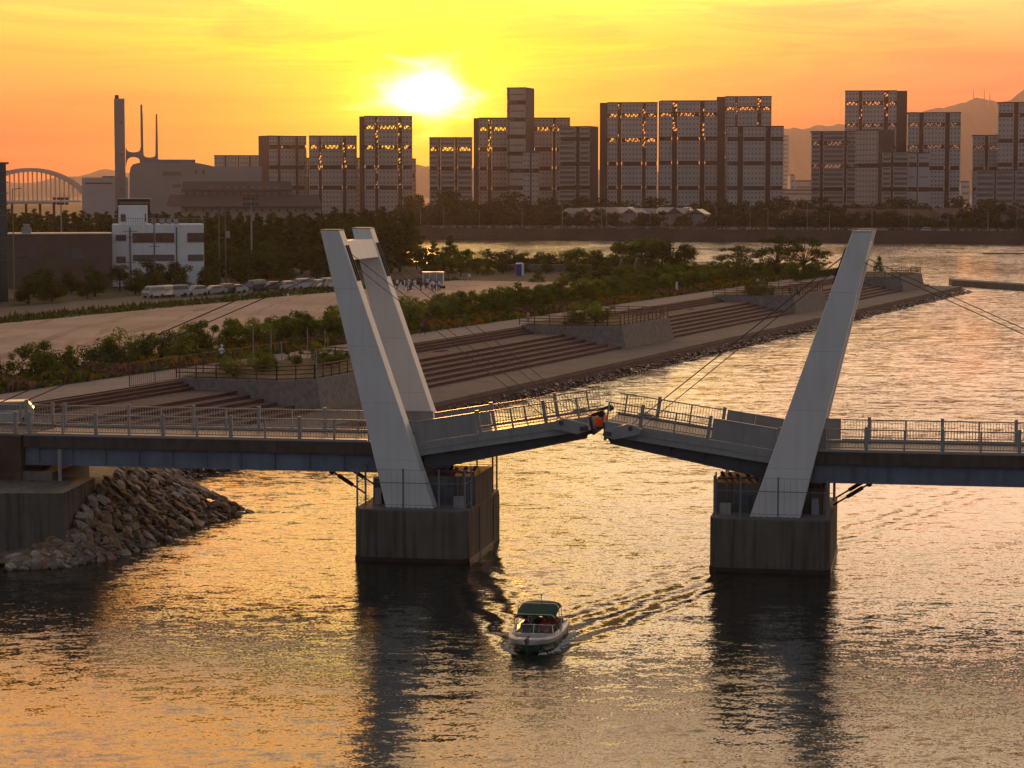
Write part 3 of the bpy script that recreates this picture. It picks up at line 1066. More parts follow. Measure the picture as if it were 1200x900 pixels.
roof_px(216, 347, 212.5, 223, 869, 14, 'roof', R0)
roof_px(195, 377, 228, 242, 858, 24, 'roof', R0)
for i in range(14):
    x = 222 + i * 9
    box_px(x, x + 1.6, 226, 228, 870, 0.3, M['winglass'], 'window', R0, off=-0.3)
for i in range(16):
    x = 218 + i * 9.8
    box_px(x, x + 1.8, 245, 248, 860, 0.3, M['winglass'], 'window', R0, off=-0.3)
M['skylight'] = mat('skylight_glass', (0.5, 0.45, 0.4), 0.15, spec=0.8)
for i in range(9):
    x = 250 + i * 9.6
    box_px(x, x + 2.2, 219, 220.2, 873, 0.8, M['skylight'], 'skylight', R0, off=-3)
for i in range(7):
    x = 248 + i * 16
    box_px(x, x + 2.2, 234.5, 235.8, 866, 0.8, M['skylight'], 'skylight', R0, off=-3)

R0 = root_px('low_building', 110, 1250, 'pale hazy flat roofed block left of the chimney', 'building')
box_px(96, 150, 208, 240, 1250, 20, M['facade'], 'wall', R0, zbase=BKZ)
box_px(121, 135, 206.3, 208, 1250, 8, M['frame'], 'roof', R0, off=3)
box_px(100, 131, 214, 215.5, 1250, 0.3, M['frame'], 'window_band', R0, off=-0.3)
R0 = root_px('low_building', 430, 840, 'low pale shed with three small windows below the lone towers', 'building')
box_px(402, 465, 252, 262, 840, 14, M['palewall'], 'wall', R0, zbase=BKZ)
roof_px(401, 466, 250.5, 252.5, 840, 14, 'roof', R0)
for x in (409, 432, 452):
    box_px(x, x + 4, 253.5, 257, 840, 0.3, M['winglass'], 'window', R0, off=-0.3)

# arch bridge far left
R0 = root_px('arch_bridge', 40, 2300, 'hazy steel arch road bridge with braced twin ribs at the far left', 'bridge')
o = R0.location
YB = 2300


def arc(px, span=(-25, 100), top=199, spring=227):
    f = (px - span[0]) / (span[1] - span[0])
    return spring - (spring - top) * (4 * f * (1 - f)) ** 0.8


M['hazysteel'] = mat('arch_steel', (0.42, 0.38, 0.37), 0.7)
for dy in (0, 18):
    m = MB()
    pp = []
    for i in range(25):
        px = -25 + (125) * i / 24
        p = at_y(px, arc(px), YB + dy)
        pp.append(Vector((p.x - o.x, YB + dy - o.y, p.z - o.z)))
    for a, b_ in zip(pp[:-1], pp[1:]):
        m.bar(a, b_, 2.6, 3.6)
    m.build('arch_rib', M['hazysteel'], R0)
    for i in range(2, 23):
        q_ = pp[i]
        zd = at_y(0, 235, YB).z - o.z
        if q_.z > zd + 1:
            m = MB()
            m.bar(q_, (q_.x, q_.y, zd), 0.7)
            m.build('hanger', M['hazysteel'], R0)
m = MB()
for i in range(3, 22):
    px = -25 + 125 * i / 24
    p = at_y(px, arc(px), YB)
    q2 = at_y(px + 3, arc(px + 3), YB + 18)
    m.bar((p.x - o.x, 0, p.z - o.z), (q2.x - o.x, 18, q2.z - o.z), 1.6)
m.build('bracing', M['hazysteel'], R0)
m = MB()
a, b_ = at_y(-60, 235, YB), at_y(94, 235, YB)
m.box(a.x - o.x, b_.x - o.x, -1, 19, a.z - o.z - 2, a.z - o.z)
m.build('deck', M['hazysteel'], R0)
R0 = root_px('viaduct', 45, 900, 'low road viaduct with pale parapet below the arch bridge', 'viaduct')
box_px(8, 70, 236.3, 239, 900, 9, M['hazysteel'], 'parapet', R0)
for x in (14, 30, 46, 62):
    box_px(x, x + 3, 239, 245, 900, 6, M['frame'], 'column', R0, off=1, zbase=BKZ)

# ------------------------------------------------------------------ buildings behind the sports ground (left)
M['whitewall'] = mat('white_render', (0.78, 0.80, 0.82), 0.8, var=0.08, vscale=0.5, streak=0.15)
M['brownwall'] = mat('brown_brick_wall', (0.15, 0.11, 0.09), 0.85, var=0.2, vscale=0.5)
M['brownglass'] = mat('brown_tinted_glass', (0.11, 0.05, 0.03), 0.15, spec=0.6)
M['greenglass'] = mat('dark_green_glass', (0.03, 0.05, 0.055), 0.2, spec=0.6)
YW = 372
R0 = root_px('white_building', 185, YW, 'white three storey building with brown window bands and roof railing', 'building', z=EZ)
box_px(132, 239, 263, 330, YW, 11, M['whitewall'], 'wall', R0, zbase=EZ)
box_px(141.5, 175, 241, 263, YW, 6, M['whitewall'], 'stair_tower', R0, off=2.0)
for x0, x1, y0, y1 in ((156, 181.5, 273, 284.3), (183, 203.5, 273, 284.3), (137, 148, 275, 282), (219.5, 238, 273, 284)):
    w_ = box_px(x0, x1, y0, y1, YW, 0.08, M['brownglass'], 'window', R0, off=-0.08)
    n = 3 if x1 - x0 > 15 else 2
    oo = R0.location
    for k in range(n + 1):
        xx = x0 + (x1 - x0) * k / n
        a, b_ = at_y(xx, y0, YW), at_y(xx, y1, YW)
        m = MB()
        m.box(a.x - oo.x - 0.05, a.x - oo.x + 0.05, -0.16, -0.085, b_.z - oo.z, a.z - oo.z)
        m.build('mullion', M['dark_steel'], w_)
for x0, x1, y0, y1 in ((137, 148, 300.5, 308), (156, 204, 298.5, 306), (219.5, 238, 298.5, 306), (144, 150, 251, 259.5), (172, 173.5, 250, 260)):
    box_px(x0, x1, y0, y1, YW, 0.08, M['winglass'] if y0 > 290 else M['brownglass'], 'window', R0, off=-0.08 if y0 > 270 else 1.9)
for x in (152.5, 206.5):
    a = at_y(x, 266, YW)
    m = MB()
    m.tube((a.x - R0.location.x, -0.1, a.z - EZ), (a.x - R0.location.x, -0.1, 0.2), 0.09)
    m.build('drainpipe', M['dark_steel'], R0)
m = MB()
zt = at_y(185, 263, YW).z - EZ
a, b_ = at_y(133, 263, YW).x - R0.location.x, at_y(238, 263, YW).x - R0.location.x
for k in range(41):
    x = a + (b_ - a) * k / 40
    m.box(x - 0.03, x + 0.03, 0.1, 0.16, zt, zt + 0.95)
m.box(a, b_, 0.08, 0.18, zt + 0.95, zt + 1.03)
m.build('roof_railing', M['rail_paint'], R0)
for k, x in enumerate((180, 190, 198, 206)):
    q_ = at_y(x, 262, YW)
    m = MB()
    m.box(q_.x - R0.location.x - 0.4, q_.x - R0.location.x + 0.4, 3, 3.6, zt, zt + 0.8)
    m.tube((q_.x - R0.location.x, 2.98, zt + 0.4), (q_.x - R0.location.x, 3.0, zt + 0.4), 0.28, n=10)
    m.build('air_unit', M['pale_steel'], R0)
R0 = root_px('office_building', 158, 430, 'dark flat roofed building peeking over the white building', 'building', z=EZ)
box_px(138, 176, 233.5, 262, 430, 9, M['slate'], 'wall', R0, zbase=EZ)
box_px(140, 174, 236.5, 239.5, 430, 0.1, M['winglass'], 'window_band', R0, off=-0.1)
box_px(137, 177, 232.5, 233.4, 430, 9.4, M['pale_steel'], 'roof', R0, off=-0.2)
R0 = root_px('brick_building', 70, 365, 'low brown brick building left of the white building', 'building', z=EZ)
box_px(10, 131, 275, 330, 365, 12, M['brownwall'], 'wall', R0, zbase=EZ)
box_px(9.5, 131, 273.6, 274.9, 365, 12.2, M['pale_steel'], 'roof', R0, off=-0.1)
box_px(32, 43, 267, 273.5, 365, 1.5, M['pale_steel'], 'vent', R0, off=4)
box_px(34, 41, 262.5, 266.9, 365, 1.2, M['pale_steel'], 'vent', R0, off=4.1)
for x0, x1, y0, y1 in ((74, 81, 291, 304), (83, 96, 291, 304), (33, 44, 289, 302), (17, 30, 294, 302)):
    w_ = box_px(x0, x1, y0, y1, 365, 0.08, M['winglass'], 'window', R0, off=-0.08)
R0 = root_px('glass_building', 2, 320, 'dark glass office tower cut by the left picture edge', 'building', z=EZ)
box_px(-40, 9.3, 191.5, 330, 320, 10, M['greenglass'], 'wall', R0, zbase=EZ)
box_px(-41, 9.8, 190, 191.4, 320, 10.3, M['dark_steel'], 'roof', R0, off=-0.1)
for i in range(9):
    box_px(-40, 9.4, 200 + i * 13, 201 + i * 13, 320, 0.12, M['dark_steel'], 'floor_band', R0, off=-0.125)

# houses on the far bank
M['roof_blue'] = mat('grey_blue_tiles', (0.085, 0.08, 0.10), 0.35, var=0.2, vscale=0.4, spec=0.5)
M['roof_brown'] = mat('brown_tiles', (0.10, 0.055, 0.04), 0.6, var=0.2, vscale=0.4)
M['housewall'] = mat('house_wall', (0.30, 0.26, 0.23), 0.85, var=0.15, vscale=0.3)


def house(px, Yo, w, h, rz, rm, label):
    p = fb(px, Yo, BKZ)
    o = empty('house', p, rz)
    tag(o, label, 'house', 'houses on the far bank')
    d = w * 0.8
    m = MB()
    m.prism([(-w / 2, -d / 2), (w / 2, -d / 2), (w / 2, d / 2), (-w / 2, d / 2)], 0, h)
    m.build('wall', M['housewall'], o)
    m = MB()
    e = 0.6
    rh = d * 0.33
    a = [(-w / 2 - e, -d / 2 - e, h + .01), (w / 2 + e, -d / 2 - e, h + .01), (w / 2 + e, d / 2 + e, h + .01), (-w / 2 - e, d / 2 + e, h + .01)]
    m.face([a[0], a[1], (w / 2 + e, 0, h + rh), (-w / 2 - e, 0, h + rh)])
    m.face([a[2], a[3], (-w / 2 - e, 0, h + rh), (w / 2 + e, 0, h + rh)])
    m.face([a[1], a[2], (w / 2 + e, 0, h + rh)])
    m.face([a[3], a[0], (-w / 2 - e, 0, h + rh)])
    m.face([a[3], a[2], a[1], a[0]])
    m.build('roof', rm, o)
    for i in range(3):
        for k in range(2):
            m = MB()
            x = -w / 2 + w * (i + 0.5) / 3
            m.box(x - 0.7, x + 0.7, -d / 2 - 0.06, -d / 2 - 0.003, 1.0 + 2.8 * k, 2.3 + 2.8 * k)
            if 2.3 + 2.8 * k < h:
                m.build('window', M['winglass'], o)
    return o


r = random.Random(21)
hs = ['house with grey blue tiled roof, %s in the row below the broad towers']
ordw = ['first', 'second', 'third', 'fourth', 'fifth', 'sixth', 'seventh', 'eighth', 'ninth', 'tenth', 'eleventh', 'twelfth', 'thirteenth', 'fourteenth']
for i in range(13):
    px = 676 + i * 11.8 + r.uniform(-2, 2)
    house(px, 62 + (i % 3) * 26 + r.uniform(0, 6), r.uniform(7.5, 10), r.uniform(5.5, 6.3), r.choice((0.9, -0.7, 1.2, 0.7, -1.0)), M['roof_blue'], 'grey blue roofed house, %s from the left below the broad towers' % ordw[i])
for i, px in enumerate((928, 945, 1010, 1022, 1036, 1055, 1072, 1108)):
    house(px, 60 + (i % 2) * 22, r.uniform(8, 11), 5.6, r.choice((0.4, -0.4, 0.1)), M['roof_brown'], 'brown roofed house, %s from the left below the right hand towers' % ordw[i])
house(1189, 42, 13, 6.5, 1.35, M['roof_brown'], 'ochre gabled house near the seawall at the right edge')
M['sunglow'] = leaf_mat('sunglow_panel', (0.85, 0.22, 0.02), (0.9, 0.28, 0.03), 0.8)  # translucent orange for panels added in place of sunlight glowing at the leaf tip

# ------------------------------------------------------------------ the drawbridge
ZD = 5.86          # deck edge height
MIR = 18.5


def frame_fn(flip):
    def f(a, w, z):
        return tuple(bp(MIR - a if flip else a, w, z))
    return f


def leaf_fn(flip, ang):
    ca, sa = cos(ang), sin(ang)
    def f(a, w, z):            # z measured from the deck edge at the hinge
        aa, zz = a * ca - z * sa, a * sa + z * ca
        return tuple(bp(MIR - aa if flip else aa, w, ZD + zz))
    return f


def part_box(name, m, root, fn, *boxes):
    mb = MB()
    for b_ in boxes:
        mb.box(*b_, fn=fn)
    o = mb.build(name, m, root)
    o.location = -Vector(root.matrix_basis.translation) if False else (0, 0, 0)
    return o


def railing(root, fn, a0, a1, w, zb, post_every=1.85, thick_every=2, h=1.08, first=0.0, name='railing'):
    """steel railing: posts, two rails and upright bars"""
    rr = part_box(name, M['rail_paint'], root, fn,
                  (a0, a1, w - 0.035, w + 0.035, zb + h - 0.06, zb + h),
                  (a0, a1, w - 0.025, w + 0.025, zb + 0.13, zb + 0.18),
                  (a0, a1, w - 0.06, w + 0.06, zb - 0.0, zb + 0.06))
    mb = MB()
    n = int((a1 - a0) / 0.15)
    for i in range(1, n):
        a = a0 + (a1 - a0) * i / n
        mb.box(a - 0.011, a + 0.011, w - 0.011, w + 0.011, zb + 0.18, zb + h - 0.06, fn=fn)
    o = mb.build('upright_bars', M['rail_paint'], rr)
    k = 0
    a = a0 + first
    while a <= a1 + 0.01:
        th = 0.085 if k % thick_every == 0 else 0.04
        top = zb + h + (0.12 if k % thick_every == 0 else 0.0)
        mb = MB()
        mb.box(a - th, a + th, w - 0.08, w + 0.045, zb - 0.3, top, fn=fn)
        mb.build('post', M['rail_paint'], rr)
        a += post_every
        k += 1
    return rr


def panels(root, fn, a0, a1, w, zb, n, h=1.05):
    for i in range(n):
        x0 = a0 + (a1 - a0) * i / n
        x1 = a0 + (a1 - a0) * (i + 1) / n
        p = part_box('parapet_panel', M['pale_steel'], root, fn, (x0 + 0.012, x1 - 0.012, w - 0.04, w + 0.04, zb + 0.02, zb + h))
        part_box('panel_trim', M['rail_paint'], p, fn, (x0 + 0.005, x1 - 0.005, w - 0.07, w + 0.07, zb + h + .002, zb + h + 0.05), (x0, x0 + 0.06, w - 0.075, w + 0.075, zb - 0.1, zb + h + 0.001))


def span(flip, a_end, label):
    root = empty('bridge_span', (0, 0, 0))
    tag(root, label, 'bridge span', 'fixed spans of the drawbridge')
    fn = frame_fn(flip)
    part_box('deck', M['deckpave'], root, fn, (a_end, -0.06, 1.5, 5.9, ZD - 0.2, ZD - 0.03))
    for w0, w1 in ((1.05, 1.5), (5.9, 6.35)):
        part_box('fascia', M['fascia'], root, fn, (a_end, -0.06, w0, w1, ZD - 0.62, ZD))
        part_box('kerb', M['rail_paint'], root, fn, (a_end, -0.06, w0 + .03, w1 - .03, ZD + 0.002, ZD + 0.07))
    for w in (1.3, 3.7, 6.0):
        g = part_box('girder', M['blue_steel'], root, fn, (a_end, -0.3, w, w + 0.1, 4.36, ZD - 0.624), (a_end, -0.3, w - 0.16, w + 0.26, 4.30, 4.356))
        k = -1.9
        mb = MB()
        while k > a_end:
            mb.box(k - 0.015, k + 0.015, w - 0.12, w - 0.004, 4.36, ZD - 0.63, fn=fn)
            k -= 1.85
        mb.build('stiffener', M['blue_steel'], g)
    for w in (1.2, 6.2):
        railing(root, fn, a_end, -2.5 if w < 3 else -3.0, w, ZD + 0.07, first=(0.3 if not flip else 0.9))
        panels(root, fn, -2.45 if w < 3 else -2.95, -0.12, w, ZD + 0.07, 2)
    # expansion joint strips
    part_box('expansion_joint', M['dark_steel'], root, fn, (-0.3, -0.1, 1.52, 5.88, ZD - 0.028, ZD - 0.005))
    return root


span(False, -21.2, 'fixed left span with railings over a blue girder, from the rocks to the left pier')
span(True, -46.0, 'fixed right span of the drawbridge running out at the right edge of the picture')


def leaf(flip, ang, L, label):
    root = empty('bridge_leaf', (0, 0, 0))
    tag(root, label, 'bridge leaf', 'raised leaves of the drawbridge')
    fn = leaf_fn(flip, ang)
    part_box('deck', M['deckpave'], root, fn, (0.05, L, 1.5, 5.9, -0.2, -0.02))
    part_box('walkway_strip', M['fascia'], root, fn, (0.05, L - .02, 1.5, 1.75, -0.018, 0.03), (0.05, L - .02, 5.65, 5.9, -0.018, 0.03))
    for w0, w1 in ((1.05, 1.5), (5.9, 6.35)):
        part_box('edge_beam', M['pale_steel'], root, fn, (0.05, L - 0.15, w0, w1, -0.62, 0.0), (0.05, L - 0.15, w0 - 0.04, w1, -0.36, -0.33), (0.05, L - .15, w0 - .06, w1, -0.66, -0.622))
    for w in (1.35, 3.7, 5.95):
        mb = MB()
        c = []
        for a, zb in ((0.3, -1.45), (L - 0.25, -0.95)):
            pass
        z0, z1 = -1.42, -0.98
        mb.hexa([fn(0.3, w, z0), fn(L - 0.4, w, z1), fn(L - 0.4, w + 0.12, z1), fn(0.3, w + 0.12, z0),
                 fn(0.3, w, -0.664), fn(L - 0.1, w, -0.664), fn(L - 0.1, w + 0.12, -0.664), fn(0.3, w + 0.12, -0.664)])
        mb.hexa([fn(0.3, w - 0.14, z0 - .06), fn(L - 0.4, w - 0.14, z1 - .06), fn(L - 0.4, w + 0.26, z1 - .06), fn(0.3, w + 0.26, z0 - .06),
                 fn(0.3, w - 0.14, z0 - .003), fn(L - 0.4, w - 0.14, z1 - .003), fn(L - 0.4, w + 0.26, z1 - .003), fn(0.3, w + 0.26, z0 - .003)])
        g = mb.build('girder', M['dark_steel'], root)
        mb = MB()
        for k in range(1, 5):
            a = k * L / 5
            mb.box(a - 0.015, a + 0.015, w - 0.12, w - 0.004, -1.1, -0.67, fn=fn)
        mb.build('stiffener', M['dark_steel'], g)
    part_box('end_plate', M['dark_steel'], root, fn, (L - 0.12, L - 0.02, 1.55, 5.85, -0.95, -0.22))
    part_box('cross_beam', M['dark_steel'], root, fn, (L * .33, L * .33 + .15, 1.5, 5.9, -1.0, -0.3), (L * .66, L * .66 + .15, 1.5, 5.9, -0.95, -0.3))
    for w in (1.2, 6.2):
        pe = 3.35 if w < 3 else 3.1
        panels(root, fn, 0.12, pe, w, 0.0, 2)
        railing(root, fn, pe + 0.05, L - 0.05 if not flip else L + 0.1, w, 0.0, post_every=1.72, first=0.1)
    # cable anchor arms outside both edges near the tip
    for w0, w1 in ((0.48, 1.04), (6.37, 6.93)):
        pr = [(L - 1.95, 0.02), (L - 1.6, 0.16), (L - 1.25, 0.18), (L - 0.12, -0.30), (L - 0.06, -0.60), (L - 0.7, -0.70), (L - 1.9, -0.25)]
        mb = MB()
        n = len(mb.v)
        mb.v += [fn(a, w0, z) for a, z in pr] + [fn(a, w1, z) for a, z in pr]
        k = len(pr)
        mb.f.append(tuple(range(k)))
        mb.f.append(tuple(reversed(range(k, 2 * k))))
        mb.m += [0, 0]
        for i in range(k):
            j = (i + 1) % k
            mb.f.append((i, i + k, j + k, j))
            mb.m.append(0)
        ar = mb.build('anchor_arm', M['pale_steel'], root)
        mb = MB()
        mb.tube(fn(L - 1.42, w0 - 0.05, -0.02), fn(L - 1.42, w1 + 0.05, -0.02), 0.12, n=14)
        mb.build('anchor_pin', M['dark_steel'], ar)
        part_box('socket', M['dark_steel'], ar, fn, (L - 0.52, L - 0.1, w0 - 0.03, w1 + .03, -0.58, -0.36))
    # locking gear at the tip
    mb = MB()
    if not flip:
        for w in (2.1, 5.3):
            mb.bar(fn(L - 0.3, w, -0.05), fn(L + 0.45, w, 0.12), 0.12, 0.16)
            mb.tube(fn(L + 0.42, w - 0.12, 0.02), fn(L + 0.42, w + 0.12, 0.02), 0.17, n=12)
    else:
        for w in (2.1, 5.3):
            mb.bar(fn(L - 0.3, w, -0.4), fn(L + 0.12, w, -0.45), 0.2, 0.2)
    mb.build('locking_gear', M['black'], root)
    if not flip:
        part_box('added_glow_panel', M['sunglow'], root, fn, (L + 0.1, L + 0.38, 2.0, 2.02, -0.55, -0.2))  # added panels, their orange stands in for sunlight on the tip
        part_box('added_glow_panel', M['sunglow'], root, fn, (L + 0.5, L + 0.66, 2.3, 2.32, -0.4, -0.12))
        part_box('lock_bracket', M['dark_steel'], root, fn, (L - 0.02, L + 0.06, 1.6, 5.8, -0.9, -0.66), (L + 0.43, L + 0.48, 1.98, 2.34, -0.66, -0.04), (L - .02, L + .85, 2.35, 2.6, -0.75, -0.64))
    return fn


LFN = leaf_fn
fnL = leaf(False, radians(9.4), 9.25, 'raised left leaf of the drawbridge, sunlit orange deck strip, tip in the middle gap')
fnR = leaf(True, radians(8.3), 8.75, 'raised right leaf of the drawbridge, grey with railings, tilted up to the middle gap')


M['seam'] = mat('weld_seam', (0.52, 0.52, 0.52), 0.6)
# pylons: two leaning tapered legs with a beam, and their cables
def pylon(flip, leaf_f, L, label):
    root = empty('bridge_pylon', (0, 0, 0))
    tag(root, label, 'pylon', 'leaning pylons of the drawbridge')
    fn = frame_fn(flip)
    s = 0.12 if flip else 0.0
    zt = 16.76
    legs = []
    for w0, w1 in ((0.0, 1.0), (6.4, 7.4)):
        mb = MB()
        rows = []
        for (xl, xr, z) in ((-1.25, 1.25, 2.64), (-4.6, -3.62, zt)):
            rows.append([(xl, w0, z), (xr, w0, z), (xr, w1, z), (xl, w1, z)])
        mb.hexa([fn(*p) for p in rows[0]] + [fn(*p) for p in rows[1]])
        lg = mb.build('leg', M['white_paint'], root)
        bv = lg.modifiers.new('bevel', 'BEVEL')
        bv.width = 0.035
        bv.segments = 2
        bv.limit_method = 'ANGLE'
        part_box('base_plate', M['dark_steel'], lg, fn, (-1.4, 1.4, w0 - 0.12, w1 + 0.12, 2.60, 2.637))
        for zz in (5.1, 8.0, 10.9, 13.8):
            f = (zz - 2.64) / (zt - 2.64)
            xl, xr = -1.25 - 3.35 * f, 1.25 - 4.87 * f
            part_box('weld_seam', M['seam'], lg, fn, (xl + 0.05, xr - 0.05, w0 - 0.004, w0 + 0.001, zz, zz + 0.03))
        part_box('access_hatch', M['seam'], lg, fn, (-1.75, -1.2, w0 - 0.02, w0 - 0.003, 4.3, 5.0)) if False else None
        for k_ in range(9):
            a_ = -1.3 + k_ * 0.32
            part_box('anchor_bolt', M['dark_steel'], lg, fn, (a_, a_ + 0.06, w0 - 0.1, w0 - 0.04, 2.64, 2.72))
        # cap plate and cable slots on the inner face
        part_box('cap_plate', M['rail_paint'], lg, fn, (-4.61, -3.61, w0 - 0.01, w1 + 0.01, zt + .003, zt + 0.05))
        mb = MB()
        for wz in (0.32, 0.68):
            def onf(z):
                f = (z - 2.64) / (zt - 2.64)
                return 1.25 + (-3.62 - 1.25) * f
            mb.bar(fn(onf(14.2) + 0.03, w0 + wz, 14.2), fn(onf(16.0) + 0.03, w0 + wz, 16.0), 0.09, 0.09)
        mb.build('cable_slot', M['black'], lg)
        # leaf cables
        for dz, da in ((15.6, 1.35), (15.1, 1.95)):
            f = (dz - 2.64) / (zt - 2.64)
            x = 1.25 + (-3.62 - 1.25) * f
            wm_ = w0 + 0.5 + (0.16 if dz > 15.3 else -0.16)
            mb = MB()
            mb.tube(fn(x, wm_, dz), leaf_f(L - da, wm_ + (0.26 if w0 < 3 else -0.26), 0.1), 0.019, n=6)
            mb.build('leaf_cable', M['cable'], root)
        # back stay
        f = (15.2 - 2.64) / (zt - 2.64)
        x = -1.25 + (-4.6 + 1.25) * f
        end = (-23.4, w0 + 0.5, 7.15) if not flip else (-25.2, w0 + .5, 5.9)
        for q_ in (-0.18, 0.18):
            mb = MB()
            mb.tube(fn(x, w0 + 0.5 + q_, 15.25), fn(end[0], end[1] + q_, end[2]), 0.017, n=6)
            mb.build('back_stay', M['cable'], root)
    # beam between the legs
    def cx(z, side):
        f = (z - 2.64) / (zt - 2.64)
        return (-1.25 - 3.35 * f) if side else (1.25 - 4.87 * f)
    mb = MB()
    z0, z1 = 15.25, 16.2
    i0 = 0.03
    mb.hexa([fn(cx(z0, 1) + i0, 1.005, z0), fn(cx(z0, 0) - i0, 1.005, z0), fn(cx(z0, 0) - i0, 6.395, z0), fn(cx(z0, 1) + i0, 6.395, z0),
             fn(cx(z1, 1) + i0, 1.005, z1), fn(cx(z1, 0) - i0, 1.005, z1), fn(cx(z1, 0) - i0, 6.395, z1), fn(cx(z1, 1) + i0, 6.395, z1)])
    mb.build('crossbeam', M['white_paint'], root)
    return root


pylon(False, fnL, 9.25, 'leaning white pylon on the left pier with its beam and cables to the left leaf')
pylon(True, fnR, 8.75, 'leaning white pylon on the right pier with cables to the right leaf')


def pier(flip, label):
    root = empty('bridge_pier', (0, 0, 0))
    tag(root, label, 'bridge pier', 'concrete piers of the drawbridge')
    fn = frame_fn(flip)
    a0, a1, w0, w1 = -2.75, 3.15, -0.7, 8.1
    c = 0.38
    ring = [(a0 + c, w0), (a1 - c, w0), (a1, w0 + c), (a1, w1 - c), (a1 - c, w1), (a0 + c, w1), (a0, w1 - c), (a0, w0 + c)]
    mb = MB()
    mb.prism(ring, -2.0, 2.6, fn)
    pr = mb.build('pier_body', M['concrete'], root)
    # shallow pilaster strips cast on the front and sides, as in the photograph
    for a in (-1.95, -0.35, 1.6):
        part_box('pilaster', M['concrete'], pr, fn, (a - 0.22, a + 0.22, w0 - 0.025, w0 - 0.002, 0.0, 2.55))
    part_box('pilaster', M['concrete'], pr, fn, (a1 + .002, a1 + 0.05, 2.2, 2.6, 0.0, 2.5))
    part_box('pilaster', M['concrete'], pr, fn, (a1 + .002, a1 + 0.05, 6.0, 8.0 - c, 0.0, 2.5))
    r_in = [(x + (0.14 if x < 0 else -0.14), y + (0.14 if y < 4 else -0.14)) for x, y in ring]
    mb = MB()
    mb.prism(ring, 2.603, 2.68, fn)
    mb.build('coping', M['concrete_plain'], root)
    mb = MB()
    mb.prism([(x * 1.003, y) for x, y in [(a0 - .03 + c, w0 - .03), (a1 + .03 - c, w0 - .03), (a1 + .03, w0 + c), (a1 + .03, w1 - c), (a1 + .03 - c, w1 + .03), (a0 - .03 + c, w1 + .03), (a0 - .03, w1 - c), (a0 - .03, w0 + c)]], -1.9, 0.22, fn)
    mb.build('tide_band', M['tideband'], root)
    # machine house between the legs
    mh = part_box('machine_house', M['concrete'], root, fn, (0.35, 3.12, 1.35, 5.9, 2.69, 4.18), (-2.3, -1.2, 1.6, 5.6, 2.69, 3.95))
    part_box('hatch', M['dark_steel'], mh, fn, (1.2, 2.1, 1.30, 1.346, 2.9, 3.6))
    part_box('control_box', M['pale_steel'], root, fn, (2.2, 2.75, 0.35, 0.75, 2.69, 3.25))
    part_box('control_box', M['pale_steel'], root, fn, (-2.1, -1.75, 1.1, 1.5, 2.69, 3.5))
    part_box('bearing', M['dark_steel'], root, fn, (-1.1, -0.3, 1.5, 2.0, 2.69, 4.29), (-1.1, -0.3, 5.2, 5.7, 2.69, 4.29), (0.3, 0.9, 1.5, 2.1, 4.19, 4.6), (0.3, 0.9, 5.2, 5.8, 4.19, 4.6))
    mb = MB()
    for k in range(6):
        a = 0.6 + k * 0.42
        mb.tube(fn(a, 1.9 + (k % 3) * 0.4, 4.2), fn(a + 0.2, 2.0 + (k % 3) * 0.4, 4.55), 0.09, n=8)
    mb.bar(fn(0.4, 1.8, 4.42), fn(3.0, 1.8, 4.34), 0.12)
    mb.build('hydraulic_pipes', M['rustpipe'], root)
    # safety fence round the edge
    posts = [(-2.6, -.55), (-0.2, -.55), (1.65, -.55), (2.95, -.45), (3.0, 1.0), (3.0, 6.7), (3.0, 7.9), (1.9, 7.95), (0.5, 7.95), (-1.2, 7.95), (-2.6, 7.9), (-2.6, 6.6), (-2.6, 1.2)]
    for a, w in posts:
        part_box('fence_post', M['blue_steel'], root, fn, (a - 0.04, a + 0.04, w - 0.04, w + 0.04, 2.684, 4.75))
    runs = [[posts[i] for i in (11, 10, 9, 8, 7, 6, 5)], [posts[i] for i in (12, 0, 1, 2, 3, 4)]]
    for run in runs:
        mb = MB()
        for (aa, wa), (ab, wb) in zip(run[:-1], run[1:]):
            for z, th in ((4.02, 0.035), (2.9, 0.02), (4.68, 0.015)):
                mb.bar(fn(aa, wa, z), fn(ab, wb, z), th)
            n = max(1, int(hypot(ab - aa, wb - wa) / 0.28))
            for k in range(1, n):
                f = k / n
                mb.bar(fn(aa + (ab - aa) * f, wa + (wb - wa) * f, 2.7), fn(aa + (ab - aa) * f, wa + (wb - wa) * f, 4.68), 0.008)
        mb.build('fence_mesh', M['blue_steel'], root)
    # ladder and hoist beam at the outer back corner
    mb = MB()
    for w in (6.9, 7.3):
        mb.bar(fn(-1.7, w, 2.69), fn(-1.7, w, 4.3), 0.05)
    for k in range(6):
        mb.bar(fn(-1.7, 6.9, 2.85 + k * 0.25), fn(-1.7, 7.3, 2.85 + k * 0.25), 0.03)
    mb.build('ladder', M['dark_steel'], root)
    # struts to the fixed girder
    for w, dz in ((1.9, 0), (4.6, 0)):
        mb = MB()
        p, q_ = Vector(fn(-4.55, w, 4.22)), Vector(fn(-2.78, w, 3.1 + dz))
        mb.tube(p, q_, 0.045, n=8)
        mb.tube(p.lerp(q_, 0.18), p.lerp(q_, 0.62), 0.105, n=10)
        mb.tube(p - BW * 0.15, p + BW * 0.15, 0.15, n=10)
        mb.build('damper_strut', M['black'], root)


M['tideband'] = mat('tide_band', (0.04, 0.025, 0.018), 0.5, var=0.5, vscale=1.2, coord='P')
M['rustpipe'] = mat('red_brown_pipes', (0.12, 0.03, 0.025), 0.5)
pier(False, 'left concrete pier standing in the water under the left leaning pylon')
pier(True, 'right concrete pier standing in the water under the right leaning pylon')

